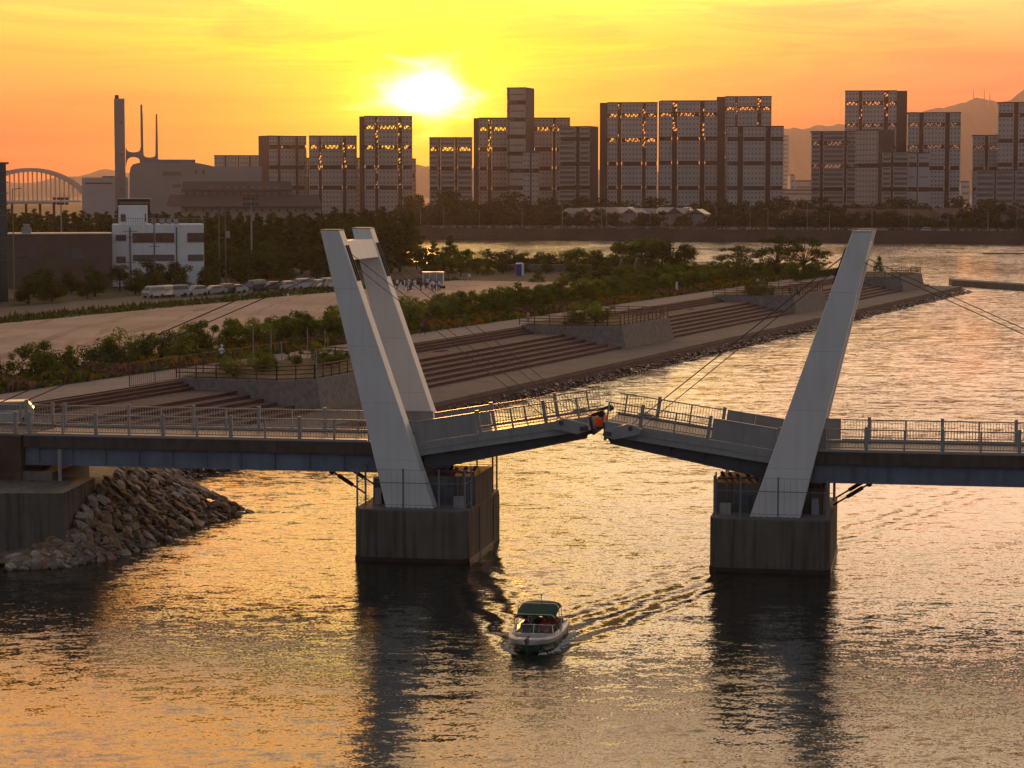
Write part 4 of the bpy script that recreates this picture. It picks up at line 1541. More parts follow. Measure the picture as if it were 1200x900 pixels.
# abutment, block and rock bank at the left
M['stonewall'] = mat('abutment_blocks', (0.12, 0.085, 0.065), 0.9, var=0.4, vscale=0.9, bump=0.3, bscale=3)
ab = empty('abutment', (0, 0, 0))
tag(ab, 'brown block abutment wall carrying the left end of the bridge', 'abutment')
fn = frame_fn(False)
part_box('wall', M['stonewall'], ab, fn, (-48, -21.3, 0.9, 6.6, -1, ZD - 0.05))
part_box('coping', M['concrete_plain'], ab, fn, (-48, -21.25, 0.85, 1.4, ZD - 0.045, ZD + 0.06), (-48, -21.25, 6.1, 6.65, ZD - 0.045, ZD + 0.06))
mb = MB()
for k in range(8):
    mb.box(-48, -21.26, 0.885, 0.899, 0.6 + k * 0.62, 0.63 + k * 0.62, fn=fn)
mb.build('joint', M['dark_steel'], ab)
part_box('bearing_shelf', M['concrete_plain'], ab, fn, (-21.29, -19.6, 1.0, 6.4, -1, 3.95))
part_box('roadway', M['asphalt'], ab, fn, (-48, -21.3, 1.41, 6.09, ZD - 0.048, ZD + 0.0))
for w in (1.15, 6.3):
    railing(ab, fn, -47.9, -21.5, w, ZD + 0.06, first=0.35)
for w in (0.5, 6.9):
    part_box('stay_anchor', M['pale_steel'], ab, fn, (-24.2, -22.9, w - 0.2 if w < 1 else w - .2, w + 0.2, 2.0, 5.6), (-23.5, -23.3, w - .08, w + .08, 5.6, 7.2))
b0 = empty('concrete_block', (0, 0, 0))
tag(b0, 'massive dark concrete block at the water in the lower left corner', 'concrete block')
mb = MB()
mb.prism([(-60, 114.95), (-22.72, 114.95), (-22.25, 121.2), (-60, 121.2)], -1.5, 3.5)
mb.build('block_body', M['concrete'], b0)
mb = MB()
mb.tube(bp(-19.1, 0.85, 3.505), bp(-19.1, 0.85, 5.2), 0.1, n=10)
mb.build('drainpipe', M['pale_steel'], b0)
M['bankstone'] = mat('bank_stone', (0.22, 0.165, 0.12), 0.9, c2=(0.09, 0.07, 0.055), vscale=1.6, coord='P', bump=1.0, bscale=2.5)
rt = [(-25.3, 113.6, 0.3), (-23.6, 114.4, 0.9), (-22.4, 116.5, 1.7), (-22.1, 121, 3.0), (-22.0, 126, 3.2), (-21.6, 130, 3.1), (-22.8, 136, 2.9), (-24.5, 143, 2.8), (-26, 152, 2.6)]
tt_ = [(-25.0, 112.3), (-22.6, 113.1), (-20.6, 115.9), (-19.0, 121), (-17.7, 127.6), (-15.6, 133), (-17.8, 138.5), (-21.0, 146), (-22.5, 153)]
mb = MB()
mb.grid([[Vector((-34, t[1] + (2 if i < 2 else 0), 3.0 if i > 2 else -0.5)) for i, t in enumerate(rt)], [Vector(t) - Vector((0, 0, .15)) for t in rt], [Vector((a, b_, -0.5)) for a, b_ in tt_]])
mb.grid([[Vector(t) - Vector((0, 0, .15)) for t in rt[:1]] * 2, [Vector((a, b_, -0.5)) for a, b_ in tt_[:1]] * 2])
tag(mb.build('bank_base', M['bankstone']), kind='structure')


def bank(u, v):
    """u along 0..1, v 0 at the toe, 1 at the top"""
    n = len(rt) - 1
    k = min(n - 1, int(u * n))
    f = u * n - k
    a = Vector((*tt_[k], 0.0)).lerp(Vector((*tt_[k + 1], 0.0)), f)
    b_ = Vector(rt[k]).lerp(Vector(rt[k + 1]), f)
    return a.lerp(b_, v)


r = random.Random(11)
BM = [rock_mesh(r, 'boulder', M['boulder'], r.uniform(1.15, 1.5), r.uniform(0.75, 1.0), r.uniform(0.45, 0.7)) for _ in range(9)]
cnt = 0
for row in range(9):
    v = -0.03 + row * 0.125
    n = 33 if row < 8 else 30
    for i in range(n):
        u = (i + r.uniform(0.1, 0.9)) / n * 0.97
        if u > 0.80 and row > 5:
            continue
        p = bank(u, v + r.uniform(-.04, .04))
        e = 0.02
        nx = (bank(u + e, v) - bank(u, v)).cross(bank(u, v + 0.1) - bank(u, v)).normalized()
        if nx.z < 0:
            nx = -nx
        o = bpy.data.objects.new('boulder', r.choice(BM))
        o.rotation_mode = 'QUATERNION'
        o.rotation_quaternion = nx.to_track_quat('Z', 'Y') @ Quaternion((0, 0, 1), r.gauss(1.2, 1.1)) @ Quaternion((1, 0, 0), r.uniform(-.3, .3))
        k = r.uniform(0.48, 0.86) * (0.8 if u < 0.22 else 1.0)
        o.scale = (k, k, k)
        o.location = p + nx * 0.08
        col.objects.link(o)
        tag(o, 'angular grey brown boulder in the rock bank beside the concrete block', 'boulder', 'boulders of the rock bank at the left')
        cnt += 1

rb = MB()
protos = [rock_mesh(r, 'chip', M['bankstone'], 1.1, 0.8, 0.6) for _ in range(4)]
pv_ = [([v.co.copy() for v in p.vertices], [tuple(f.vertices) for f in p.polygons]) for p in protos]
for i in range(1500):
    p = bank(r.uniform(0, 0.98), r.uniform(-0.05, 0.98))
    vs, fs = r.choice(pv_)
    R = Matrix.Rotation(r.uniform(0, 6.28), 3, 'Z') @ Matrix.Rotation(r.uniform(-0.6, 0.6), 3, 'X')
    k = r.uniform(0.25, 0.55)
    n = len(rb.v)
    rb.v += [tuple(p + R @ (v * k) + Vector((0, 0, 0.02))) for v in vs]
    for f in fs:
        rb.f.append(tuple(n + j for j in f))
        rb.m.append(0)
for p in protos:
    bpy.data.meshes.remove(p)
tag(rb.build('small_stones', M['bankstone']), 'small stones packed between the boulders of the rock bank', 'stones', kind='stuff')

# ------------------------------------------------------------------ bastions and railings on the embankment
M['bastion'] = mat('rough_stone_face', (0.22, 0.20, 0.19), 0.95, var=0.35, vscale=2.2, coord='P', bump=0.8, bscale=2.5)
M['woodrail'] = mat('brown_rail', (0.10, 0.045, 0.03), 0.7)
BAST = [(-29, -6, 'first stone faced planter bastion behind the left pylon'), (50, 74, 'second stone faced planter bastion left of the middle of the steps'),
        (130, 155, 'third stone faced bastion just left of the right pylon'), (209, 234, 'last stone faced bastion at the far tip of the embankment')]
for t0, t1, lb in BAST:
    ro = empty('bastion', sp((t0 + t1) / 2, 12, 0))
    tag(ro, lb, 'bastion', 'stone bastions on the stepped embankment')
    lo = ro.location
    mb = MB()
    bot = [(t0 + 2.5, 6.3), (t1 - 2.5, 6.3), (t1, 8.6), (t1 + 0.5, 18), (t0 - 0.5, 18), (t0, 8.6)]
    topr = [(t0 + 2.9, 6.9), (t1 - 2.9, 6.9), (t1 - 0.5, 9.1), (t1 - 0.1, 18), (t0 + 0.1, 18), (t0 + 0.5, 9.1)]
    b3 = [sp(t, s, 0.9) - lo for t, s in bot]
    t3 = [sp(t, s, EZ + 0.25) - lo for t, s in topr]
    n = len(b3)
    mb.v += [tuple(p) for p in b3 + t3]
    for i in range(n):
        j = (i + 1) % n
        mb.f.append((j, i, i + n, j + n))
        mb.m.append(0)
    mb.f.append(tuple(range(2 * n - 1, n - 1, -1)))
    mb.m.append(0)
    mb.build('retaining_wall', M['bastion'], ro)
    mb = MB()
    ins = [(t + (0.45 if t < (t0 + t1) / 2 else -0.45), s + 0.45) for t, s in topr]
    mb.v += [tuple(sp(t, s, EZ + 0.33) - lo) for t, s in ins[:5]]
    mb.v += [tuple(sp(t, s, EZ + 0.33) - lo) for t, s in ins[5:]]
    mb.f.append(tuple(reversed(range(len(mb.v)))))
    mb.m.append(0)
    mb.build('planting_bed', M['soil'], ro)
    # brown post and rail guard round the edge
    line = [topr[4], topr[5], topr[0], topr[1], topr[2], topr[3]]
    mb = MB()
    for (ta, sa), (tb, sb_) in zip(line[:-1], line[1:]):
        pa, pb = sp(ta, sa + 0.2, 0) - lo, sp(tb, sb_ + 0.2, 0) - lo
        L = (pb - pa).length
        for z in (0.45, 0.8, 1.1):
            mb.bar(pa + Vector((0, 0, EZ + 0.25 + z)), pb + Vector((0, 0, EZ + 0.25 + z)), 0.07, 0.09)
        for k in range(int(L / 1.5) + 1):
            p = pa.lerp(pb, k / max(1, int(L / 1.5)))
            mb.bar(p + Vector((0, 0, EZ + 0.25)), p + Vector((0, 0, EZ + 1.45)), 0.1)
    mb.build('guard_rail', M['woodrail'], ro)

# ------------------------------------------------------------------ vegetation
def leaf_cloud(mb, r, blobs, n, size, flat=0.0):
    """n small leaf faces spread through the blobs (centre, radii), denser near their skin"""
    wts = [b_[1][0] * b_[1][1] + 0.2 for b_ in blobs]
    tot = sum(wts)
    for (c, rad), wt in zip(blobs, wts):
        for _ in range(int(n * wt / tot)):
            v = Vector((r.gauss(0, 1), r.gauss(0, 1), r.gauss(0, 1)))
            v.normalize()
            k = r.random() ** 0.28 * r.uniform(0.86, 1.14)
            p = Vector((c[0] + v.x * rad[0] * k, c[1] + v.y * rad[1] * k, c[2] + v.z * rad[2] * k))
            nrm = (v + Vector((r.gauss(0, .7), r.gauss(0, .7), r.gauss(0.3, .7)))).normalized()
            a = nrm.orthogonal().normalized()
            a.rotate(Quaternion(nrm, r.uniform(0, 6.28)))
            b2 = nrm.cross(a)
            s1, s2 = size * r.uniform(0.6, 1.3), size * r.uniform(0.35, 0.7)
            mb.face([p - a * s1, p - b2 * s2, p + a * s1, p + b2 * s2])


def tree_meshes(seed, kind):
    """trunk mesh and crown mesh of unit kind; returns (trunk, crown, height)"""
    r = random.Random(seed)
    tk, cr = MB(), MB()
    if kind == 'broad':        # 7 m round headed
        H = 7.0
        top = Vector((r.uniform(-.2, .2), r.uniform(-.2, .2), 3.6))
        tk.tube((0, 0, -0.3), (0, 0, 1.6), 0.22, 0.17, 7)
        tk.tube((0, 0, 1.6), top, 0.17, 0.10, 7)
        bl = []
        for i in range(14):
            a = i * 2.4 + r.uniform(-.4, .4)
            rr = r.uniform(0.6, 2.0)
            c = Vector((cos(a) * rr, sin(a) * rr, r.uniform(1.5, 6.0) - rr * 0.35))
            k = r.uniform(0.9, 1.5)
            bl.append((c, (k, k, k * 0.75)))
            if i % 2 == 0:
                tk.tube((0, 0, r.uniform(1.4, 3.0)), c, 0.09, 0.03, 5)
        leaf_cloud(cr, r, bl, 2400, 0.20)
    elif kind == 'pine':       # 10 m, open ragged dark
        H = 10.0
        tk.tube((0, 0, -0.3), (0.3, 0.1, 5.5), 0.25, 0.16, 7)
        tk.tube((0.3, 0.1, 5.5), (0.1, 0, 9.3), 0.16, 0.05, 6)
        bl = []
        for i in range(15):
            z = 1.6 + 7.8 * i / 14
            a = i * 2.5 + r.uniform(-.5, .5)
            rr = (10.2 - z) * r.uniform(0.12, 0.34)
            c = Vector((cos(a) * rr, sin(a) * rr, z))
            k = r.uniform(0.7, 1.2) * (1.25 - i * 0.045)
            bl.append((c, (k * 1.15, k * 1.15, k * 0.6)))
            if i % 2:
                tk.tube((0.2, 0, z - 0.7), c, 0.07, 0.03, 5)
        leaf_cloud(cr, r, bl, 2200, 0.25)
    elif kind == 'spread':     # wide windswept crown with gaps
        H = 7.0
        tk.tube((0, 0, -0.3), (0.2, 0, 1.5), 0.26, 0.2, 7)
        bl = []
        for i in range(20):
            a = i * 2.4 + r.uniform(-.4, .4)
            rr = 4.3 * sqrt((i + 0.5) / 20)
            c = Vector((cos(a) * rr, sin(a) * rr * 0.8, r.uniform(3.6, 6.3) - rr * rr * 0.09))
            k = r.uniform(0.65, 1.15)
            bl.append((c, (k * 1.2, k * 1.2, k * 0.62)))
            mid = Vector((c.x * 0.45, c.y * 0.45, 1.5 + (c.z - 1.5) * 0.6))
            tk.tube((0.2, 0, 1.4), mid, 0.09, 0.06, 5)
            tk.tube(mid, c, 0.06, 0.02, 5)
        leaf_cloud(cr, r, bl, 2600, 0.17)
    elif kind == 'bushround':  # dense clipped looking, 2.6 m
        H = 2.6
        tk.tube((0, 0, -0.2), (0, 0, 1.2), 0.09, 0.05, 5)
        bl = []
        for i in range(9):
            a = i * 2.4
            rr = r.uniform(0.2, 0.85)
            k = r.uniform(0.55, 0.8)
            bl.append((Vector((cos(a) * rr, sin(a) * rr, r.uniform(0.7, 1.9) - 0.2 * rr)), (k, k, k * 0.9)))
        leaf_cloud(cr, r, bl, 1900, 0.085)
    else:                      # feathery upright shrub, 3 m
        H = 3.0
        bl = []
        for i in range(12):
            a = r.uniform(0, 6.28)
            rr = r.uniform(0.1, 1.15)
            z = r.uniform(0.6, 2.7) - rr * 0.55
            c = Vector((cos(a) * rr, sin(a) * rr, max(0.4, z)))
            k = r.uniform(0.28, 0.62)
            bl.append((c, (k, k, k * 0.9)))
            tk.tube((cos(a) * 0.15, sin(a) * 0.15, -0.2), c, 0.035, 0.012, 4)
        leaf_cloud(cr, r, bl, 1500, 0.10)
    return tk, cr, H


PROT = {}


def proto(kind, leafm, n=3, seed=1):
    key = (kind, leafm)
    if key not in PROT:
        L = []
        for i in range(n):
            tk, cr, H = tree_meshes(seed + i * 17 + hash_(kind + leafm), kind)
            L.append((tk.mesh('trunk', M['bark']), cr.mesh('crown', M[leafm]), H))
        PROT[key] = L
    return PROT[key]


def hash_(s):
    return sum(ord(c) * (i + 3) for i, c in enumerate(s)) % 1000


RV = random.Random(77)


def plant(name, kind, leafm, p, h, label, cat, group, wide=1.0, parts=True):
    tk, cr, H = RV.choice(proto(kind, leafm))
    k = h / H
    o = empty(name, p, RV.uniform(0, 6.28))
    o.scale = (k * wide, k * wide, k)
    tag(o, label, cat, group)
    link('trunk', tk, o)
    link('crown', cr, o)
    return o


# shrub row between the flower bed and the sports ground
t = -66.0
i = 0
while t < 178:
    s = 30.6 + RV.uniform(-1.3, 1.3)
    near_ = t < -2
    if near_ and RV.random() < 0.72:
        plant('round_shrub', 'bushround', 'leaf_dark', sp(t, s, EZ), RV.uniform(2.2, 3.0), 'round dark green shrub in the row between sand field and flower bed', 'shrub', 'round shrubs by the sand field', RV.uniform(1.05, 1.25))
        t += RV.uniform(2.2, 3.4)
    else:
        hh = RV.uniform(2.6, 4.0) if t < 120 else RV.uniform(2.4, 3.4)
        plant('feathery_shrub', 'feather', RV.choice(('leaf_mid', 'leaf_mid', 'leaf_light')), sp(t, s, EZ), hh, 'feathery green shrub in the long row beside the sand field', 'shrub', 'feathery shrubs along the sand field', RV.uniform(1.0, 1.35))
        t += RV.uniform(1.3, 2.3)
    i += 1
# a second looser row behind the first, further along
t = 20.0
while t < 225:
    plant('feathery_shrub', 'feather', RV.choice(('leaf_dark', 'leaf_mid')), sp(t, 32.8 + RV.uniform(-1, 1.5), EZ), RV.uniform(2.4, 3.6), 'feathery green shrub in the long row beside the sand field', 'shrub', 'feathery shrubs along the sand field', RV.uniform(1.1, 1.4))
    t += RV.uniform(2.0, 3.4)
# undergrowth at the far end of the park, beyond the sand field
for k in range(74):
    t = RV.uniform(168, 226)
    s = RV.uniform(26, 62) * (1 - max(0, t - 190) / 120)
    plant('thicket_shrub', 'feather', RV.choice(('leaf_dark', 'leaf_mid', 'leaf_mid')), sp(t, s, EZ), RV.uniform(1.8, 3.4), 'low scrubby shrub in the thicket beyond the end of the sand field', 'shrub', 'thicket beyond the sand field', RV.uniform(1.3, 1.8))
# bastion planting
for (t0, t1, lb) in BAST[:3]:
    n = 9 if t0 < 0 else 5
    for k in range(n):
        tt = t0 + 1.5 + (t1 - t0 - 3) * (k + 0.5) / n if t0 < 0 else t0 + 2 + k * 1.7
        plant('bastion_shrub', 'feather', RV.choice(('leaf_light', 'leaf_mid')), sp(tt, RV.uniform(11, 16), EZ + 0.3), RV.uniform(1.3, 2.3) + (1.2 if (t0 == 50 and k in (2, 3)) else 0), 'loose green shrub growing in a stone bastion bed', 'shrub', 'shrubs in the bastion beds', 1.5)

# flower bed and rough grass: nobody could count it
r = random.Random(9)
fl = MB()
for k in range(15000):
    t = r.uniform(-72, 200)
    s = r.uniform(24.0, 29.8)
    m_ = sin(t * 0.31 + 1.2 * sin(s)) + sin(t * 0.11 + 2) + r.gauss(0, 0.6)
    fl.mi = 0 if m_ > 0.6 else (1 if m_ < -0.75 else 2)
    if r.random() < 0.3:
        fl.mi = 3
    h = r.uniform(0.25, 0.95) * (0.7 + 0.3 * sin(t * 0.7))
    p = sp(t, s, EZ + 0.06)
    a = r.uniform(0, 6.28)
    d = Vector((cos(a), sin(a), 0)) * r.uniform(0.10, 0.24)
    l = Vector((r.gauss(0, .15), r.gauss(0, .15), h))
    fl.face([p - d, p + d, p + l + d * 1.3, p + l - d * 1.3])
    q_ = p + l
    e = Vector((r.uniform(-.2, .2), r.uniform(-.2, .2), 0.05))
    fl.face([q_ - d, q_ + e, q_ + d, q_ - e + Vector((0, 0, .12))])
tag(fl.build('flower_bed', [M['flower_orange'], M['flower_pink'], M['leaf_mid'], M['leaf_dark']]), 'flower bed of orange, pink and green tufts beside the upper path', 'flowers', kind='stuff')
gr_ = MB()
for k in range(7000):
    t = r.uniform(-150, 178)
    s = r.uniform(76.2, 84.0)
    p = sp(t, s, EZ + 0.05)
    a = r.uniform(0, 6.28)
    d = Vector((cos(a), sin(a), 0)) * r.uniform(0.12, 0.3)
    l = Vector((r.gauss(0, .1), r.gauss(0, .1), r.uniform(0.1, 0.45) * (1.3 + sin(t * 0.9) * sin(t * 0.23))))
    gr_.face([p - d, p + d, p + l])
tag(gr_.build('verge_grass', M['leaf_dark']), 'rough grass on the verge behind the sand field', 'grass', kind='stuff')

# park trees behind the car park
def in_land(p):
    return p.x < -42 or p.y < 470


LBL_T = 'dark round headed tree in the belt behind the parked cars'
LBL_P = 'dark ragged pine in the wood beyond the sports ground'
t = -150.0
while t < 178:
    plant('park_tree', 'broad', 'leaf_dark', sp(t, 101 + RV.uniform(-3, 3), EZ), RV.uniform(5.6, 7.6) * (0.72 if t < 140 else 1), LBL_T, 'tree', 'trees behind the parked cars', RV.uniform(1.0, 1.25))
    t += RV.uniform(5.0, 7.5)
t = -140.0
while t < 190:
    plant('park_tree', 'broad', 'leaf_dark', sp(t, 114 + RV.uniform(-5, 5), EZ), RV.uniform(6.5, 8.5) * (0.66 if t < 140 else 1), LBL_T, 'tree', 'trees behind the parked cars', 1.2)
    t += RV.uniform(8, 12)
# pine wood: rows further and further off, left of the water
for Y, x0, x1, step, ytop, jit in ((430, 236, 470, 13, 262, 5), (480, 150, 482, 12, 256, 5), (540, 10, 486, 12, 250, 4), (620, -170, 484, 14, 246, 3), (760, 10, 484, 16, 243.5, 3)):
    px = x0
    while px < x1:
        p = at_y(px, 250, Y + RV.uniform(-15, 15))
        zt = at_y(px, ytop + RV.uniform(-jit, jit) + (3 if px < 130 else 0) + (4.5 if 185 < px < 385 and ytop < 255 else 0), Y).z
        plant('pine_tree', 'pine', 'leaf_dark', (p.x, p.y, EZ), max(6, zt - EZ), LBL_P, 'tree', 'pine wood beyond the sports ground', RV.uniform(1.1, 1.4))
        px += step * RV.uniform(0.7, 1.3)
# shore trees against the water, standing beyond the end of the sand field
for px, ytop, Y, kd in ((488, 282, 455, 'pine'), (497, 288, 450, 'broad'), (508, 280, 452, 'pine'), (518, 285, 448, 'broad'), (528, 274, 445, 'pine'), (539, 288, 452, 'broad'), (548, 291, 444, 'pine'),
                        (560, 290, 450, 'broad'), (572, 291, 455, 'pine'), (584, 292, 450, 'broad'), (597, 288, 452, 'broad'), (611, 294, 446, 'broad'), (624, 291, 456, 'broad'), (637, 294, 450, 'broad'),
                        (651, 293, 450, 'broad'), (664, 292, 455, 'broad'), (677, 287, 450, 'broad'), (692, 289, 456, 'broad'), (706, 291, 448, 'broad'),
                        (722, 276, 436, 'broad'), (731, 284, 450, 'broad'), (742, 276, 440, 'broad'), (753, 279, 436, 'pine'), (765, 273, 446, 'broad'), (776, 277, 438, 'broad'), (790, 284, 442, 'broad'), (803, 281, 436, 'broad'), (700, 300, 425, 'broad'),
                        (590, 300, 432, 'broad'), (560, 303, 428, 'broad'), (640, 303, 432, 'broad'), (520, 298, 424, 'broad'), (540, 302, 420, 'pine'), (500, 300, 420, 'broad'), (572, 306, 424, 'broad'), (615, 305, 436, 'broad'), (670, 303, 434, 'broad')):
    p = at_y(px, 300, Y)
    zt = at_y(px, ytop, Y).z
    plant('shore_tree', kd, RV.choice(('leaf_dark', 'leaf_mid')), (p.x, Y, EZ), zt - EZ, 'dark bushy tree on the shore beyond the sand field, water behind it', 'tree', 'shore trees beyond the sand field', 1.15 if zt > 9 else 1.6)
for px, ytop, Y, wd, lb in ((864, 285, 440, 1.5, 'spreading tree with gaps in its crown left of the large one on the far point'), (912, 271, 438, 1.0, 'large dark spreading tree on the point, left half of its twin crown'),
                            (944, 273, 442, 1.05, 'large spreading tree on the point nearest the right pylon'), (932, 300, 433, 1.3, 'low bushy tree under the two large spreading crowns on the point'), (960, 296, 436, 0.9, 'small bush like tree at the right foot of the large spreading tree')):
    p = at_y(px, 300, Y)
    zt = at_y(px, ytop, Y).z
    plant('spreading_tree', 'spread', 'leaf_dark', (p.x, Y, EZ), zt - EZ, lb, 'tree', None, wd)
p = at_y(1031, 300, 440)
plant('sapling', 'feather', 'leaf_mid', (p.x, 440, EZ), 3.4, 'thin young tree at the tip just right of the right pylon', 'tree', None, 0.8)
# hedge tops along the far tip
for k in range(12):
    plant('tip_shrub', 'bushround', 'leaf_dark', sp(190 + k * 4, 20.5, EZ), 1.6, 'low dark shrub along the top edge of the far tip', 'shrub', 'low shrubs on the far tip', 1.8)

# trees on the far bank
M['leaf_far'] = leaf_mat('leaf_far', (0.035, 0.04, 0.018), (0.06, 0.065, 0.028), 0.25, 0.15)


def far_proto(seed):
    r = random.Random(seed)
    tk, cr = MB(), MB()
    tk.tube((0, 0, -0.3), (0, 0, 4), 0.3, 0.15, 5)
    bl = []
    for i in range(8):
        a = i * 2.4
        rr = r.uniform(0.5, 2.6)
        k = r.uniform(1.1, 2.0)
        bl.append((Vector((cos(a) * rr, sin(a) * rr, r.uniform(2.2, 6.8) - rr * 0.4)), (k, k, k * 0.8)))
    leaf_cloud(cr, r, bl, 520, 0.42)
    return tk.mesh('trunk', M['bark']), cr.mesh('crown', M['leaf_far']), 8.0


PROT[('far', 'leaf_far')] = [far_proto(100 + i) for i in range(5)]
N_ = 0
for off, x0, x1, step, h0, h1 in ((16, 486, 1215, 9.0, 5.0, 7.5), (38, 487, 1215, 11.0, 6.5, 10), (112, 486, 1215, 11.5, 8, 12.5), (170, 484, 1215, 14, 10, 16)):
    px = x0
    while px < x1:
        k_ = 1.0
        if off in (16,) and 700 < px < 830:
            k_ = 0.75
        if px < 640:
            k_ *= 1.18
        p = fb(px, off + RV.uniform(-7, 7), BKZ)
        if not (off == 38 and 670 < px < 832 and RV.random() < 0.55):
            plant('bank_tree', 'far', 'leaf_far', p, RV.uniform(h0, h1) * k_, 'dark tree in the belt along the far bank below the towers', 'tree', 'trees along the far bank', RV.uniform(1.0, 1.4))
        px += step * RV.uniform(0.7, 1.3)

# ------------------------------------------------------------------ poles, lamps, fences
def pole(name, px, ytop, Y, label, cat, rad=0.12, z=EZ, arms=(), group=None, m='pale_steel'):
    p = at_y(px, 300, Y)
    zt = at_y(px, ytop, Y).z
    o = empty(name, (p.x, Y, z))
    tag(o, label, cat, group)
    mb = MB()
    mb.tube((0, 0, -0.2), (0, 0, zt - z), rad, rad * 0.7, 8)
    mb.build('pole', M[m], o)
    for k, (dz, ln, th) in enumerate(arms):
        mb = MB()
        mb.bar((-ln / 2, -0.1, zt - z - dz), (ln / 2, -0.1, zt - z - dz), th)
        mb.build('crossarm', M[m], o)
    return o, zt - z


for px, yt, Y, lb in ((257, 242, 380, 'grey utility pole right of the white building, left of a pair'), (264.5, 242, 384, 'grey utility pole right of the white building with a transformer'),
                      (181, 250, 360, 'utility pole standing in front of the white building'), (153, 268, 352, 'shorter utility pole in front of the left end of the white building')):
    o, h = pole('utility_pole', px, yt, Y, lb, 'utility pole', 0.14, arms=((0.4, 2.2, 0.1), (1.3, 1.8, 0.1), (5.2, 1.6, 0.1)), m='concrete_plain')
    if px == 264.5:
        mb = MB()
        mb.tube((0.45, -0.3, h - 5.2), (0.45, -0.3, h - 4.1), 0.3, n=10)
        mb.build('transformer', M['pale_steel'], o)
for px, yt, Y, lb in ((295, 231, 400, 'tall floodlight mast right of the utility poles'), (72.5, 231, 420, 'tall floodlight mast above the brick building at the left')):
    o, h = pole('floodlight_mast', px, yt, Y, lb, 'floodlight', 0.16)
    for rr_ in range(2):
        for k in range(4):
            mb = MB()
            x = (k - 1.5) * 0.75
            mb.box(x - 0.25, x + 0.25, -0.5, -0.15, h - 0.5 - rr_ * 0.9, h - 0.05 - rr_ * 0.9)
            mb.build('lamp_head', M['dark_steel'], o)
        mb = MB()
        mb.bar((-1.5, -0.1, h - 0.3 - rr_ * .9), (1.5, -0.1, h - 0.3 - rr_ * .9), 0.09)
        mb.build('crossarm', M['dark_steel'], o)
for px, yt, Y, lb in ((16, 222, 330, 'street lamp with one arm at the left edge'), (1018, 0, 0, '')):
    if Y:
        o, h = pole('street_lamp', px, yt, Y, lb, 'street lamp', 0.08)
        mb = MB()
        mb.bar((0, 0, h), (0.9, 0, h + 0.15), 0.07)
        mb.build('lamp_arm', M['dark_steel'], o)
        mb = MB()
        mb.box(0.8, 1.3, -0.12, 0.12, h + 0.1, h + 0.2)
        mb.build('lamp_head', M['dark_steel'], o)
# lamps along the far bank road
for k, px in enumerate((493, 520, 562, 612, 659, 705, 711, 737, 762, 785, 839, 879, 900, 946, 972, 1022, 1065, 1111, 1158, 1192)):
    p = fb(px, 10.5 if k % 3 else 2.0, BKZ)
    o = empty('street_lamp', p)
    tag(o, 'thin street lamp on the far bank road', 'street lamp', 'street lamps along the far bank')
    h = (8.5, 10, 7.5)[k % 3]
    mb = MB()
    mb.tube((0, 0, -0.1), (0, 0, h), 0.13, 0.08, 6)
    mb.build('pole', M['pale_steel'], o)
    mb = MB()
    mb.bar((0, 0, h), (-1.3, -0.3, h + 0.2), 0.12)
    mb.build('lamp_arm', M['pale_steel'], o)
    mb = MB()
    mb.box(-1.9, -1.2, -0.4, -0.1, h + 0.12, h + 0.32)
    mb.build('lamp_head', M['rail_paint'], o)
# guard fence on the far road
mb = MB()
A, B_ = FB0 - fbd * 40 + fbn * 0.6, FB1 + fbd * 40 + fbn * 0.6
gf = empty('road_fence', (A.x, A.y, BKZ))
tag(gf, 'thin guard fence along the road on the far bank', 'fence')
L_ = (B_ - A).length
for z in (1.3, 1.75):
    mb = MB()
    mb.bar(Vector((0, 0, z)), (B_ - A) + Vector((0, 0, z)), 0.09)
    mb.build('rail', M['pale_steel'], gf)
mb = MB()
for k in range(int(L_ / 4)):
    q_ = (B_ - A) * (k * 4 / L_)
    mb.bar(q_, q_ + Vector((0, 0, 1.75)), 0.09)
tag(mb.build('post', M['pale_steel'], gf), kind='stuff')
# fence and low wall on the park's far edge
p0, p1 = at_y(592, 300, 440), at_y(694, 300, 440)
w0 = empty('low_wall', (p0.x, 440, EZ))
tag(w0, 'low grey garden wall beyond the blue toilet cabin', 'wall')
mb = MB()
mb.box(0, p1.x - p0.x, 0, 0.3, -0.2, 1.3)
mb.build('wall_body', M['concrete_plain'], w0)
mb = MB()
mb.box(-0.05, p1.x - p0.x + 0.05, -0.05, 0.35, 1.302, 1.4)
mb.build('coping', M['pale_steel'], w0)
# net fence posts on the first bastion
for k, (px, yb, yt) in enumerate(((297, 436, 383), (318, 432, 385), (360.5, 432, 386), (381, 432, 386), (371, 445, 411), (330, 430, 400))):
    p = at_z(px, yb, EZ + 0.2)
    zt = at_y(px, yt, p.y).z
    o = empty('net_post', p)
    tag(o, 'thin pale post standing in the bastion garden left of the left pylon', 'post', 'thin posts in the bastion garden')
    mb = MB()
    mb.tube((0, 0, 0), (0, 0, zt - p.z), 0.05, 0.04, 6)
    mb.build('pole', M['pale_steel'], o)
    mb = MB()
    mb.tube((0, 0, zt - p.z), (0, 0, zt - p.z + 0.05), 0.07, 0.07, 6)
    mb.build('cap', M['dark_steel'], o)
a_, b_ = sp(-36, 18.4, EZ), sp(-8, 18.4, EZ)
nf = empty('net_fence', a_)
tag(nf, 'dark wire fence with rusty top rail behind the first bastion', 'fence')
mb = MB()
mb.bar(Vector((0, 0, 1.9)), b_ - a_ + Vector((0, 0, 1.9)), 0.06)
mb.bar(Vector((0, 0, 0.1)), b_ - a_ + Vector((0, 0, 0.1)), 0.05)
mb.build('top_rail', M['woodrail'], nf)
mb = MB()
for k in range(90):
    q_ = (b_ - a_) * (k / 90)
    mb.bar(q_, q_ + Vector((0, 0, 1.9)), 0.02)
mb.build('wire_net', M['dark_steel'], nf)
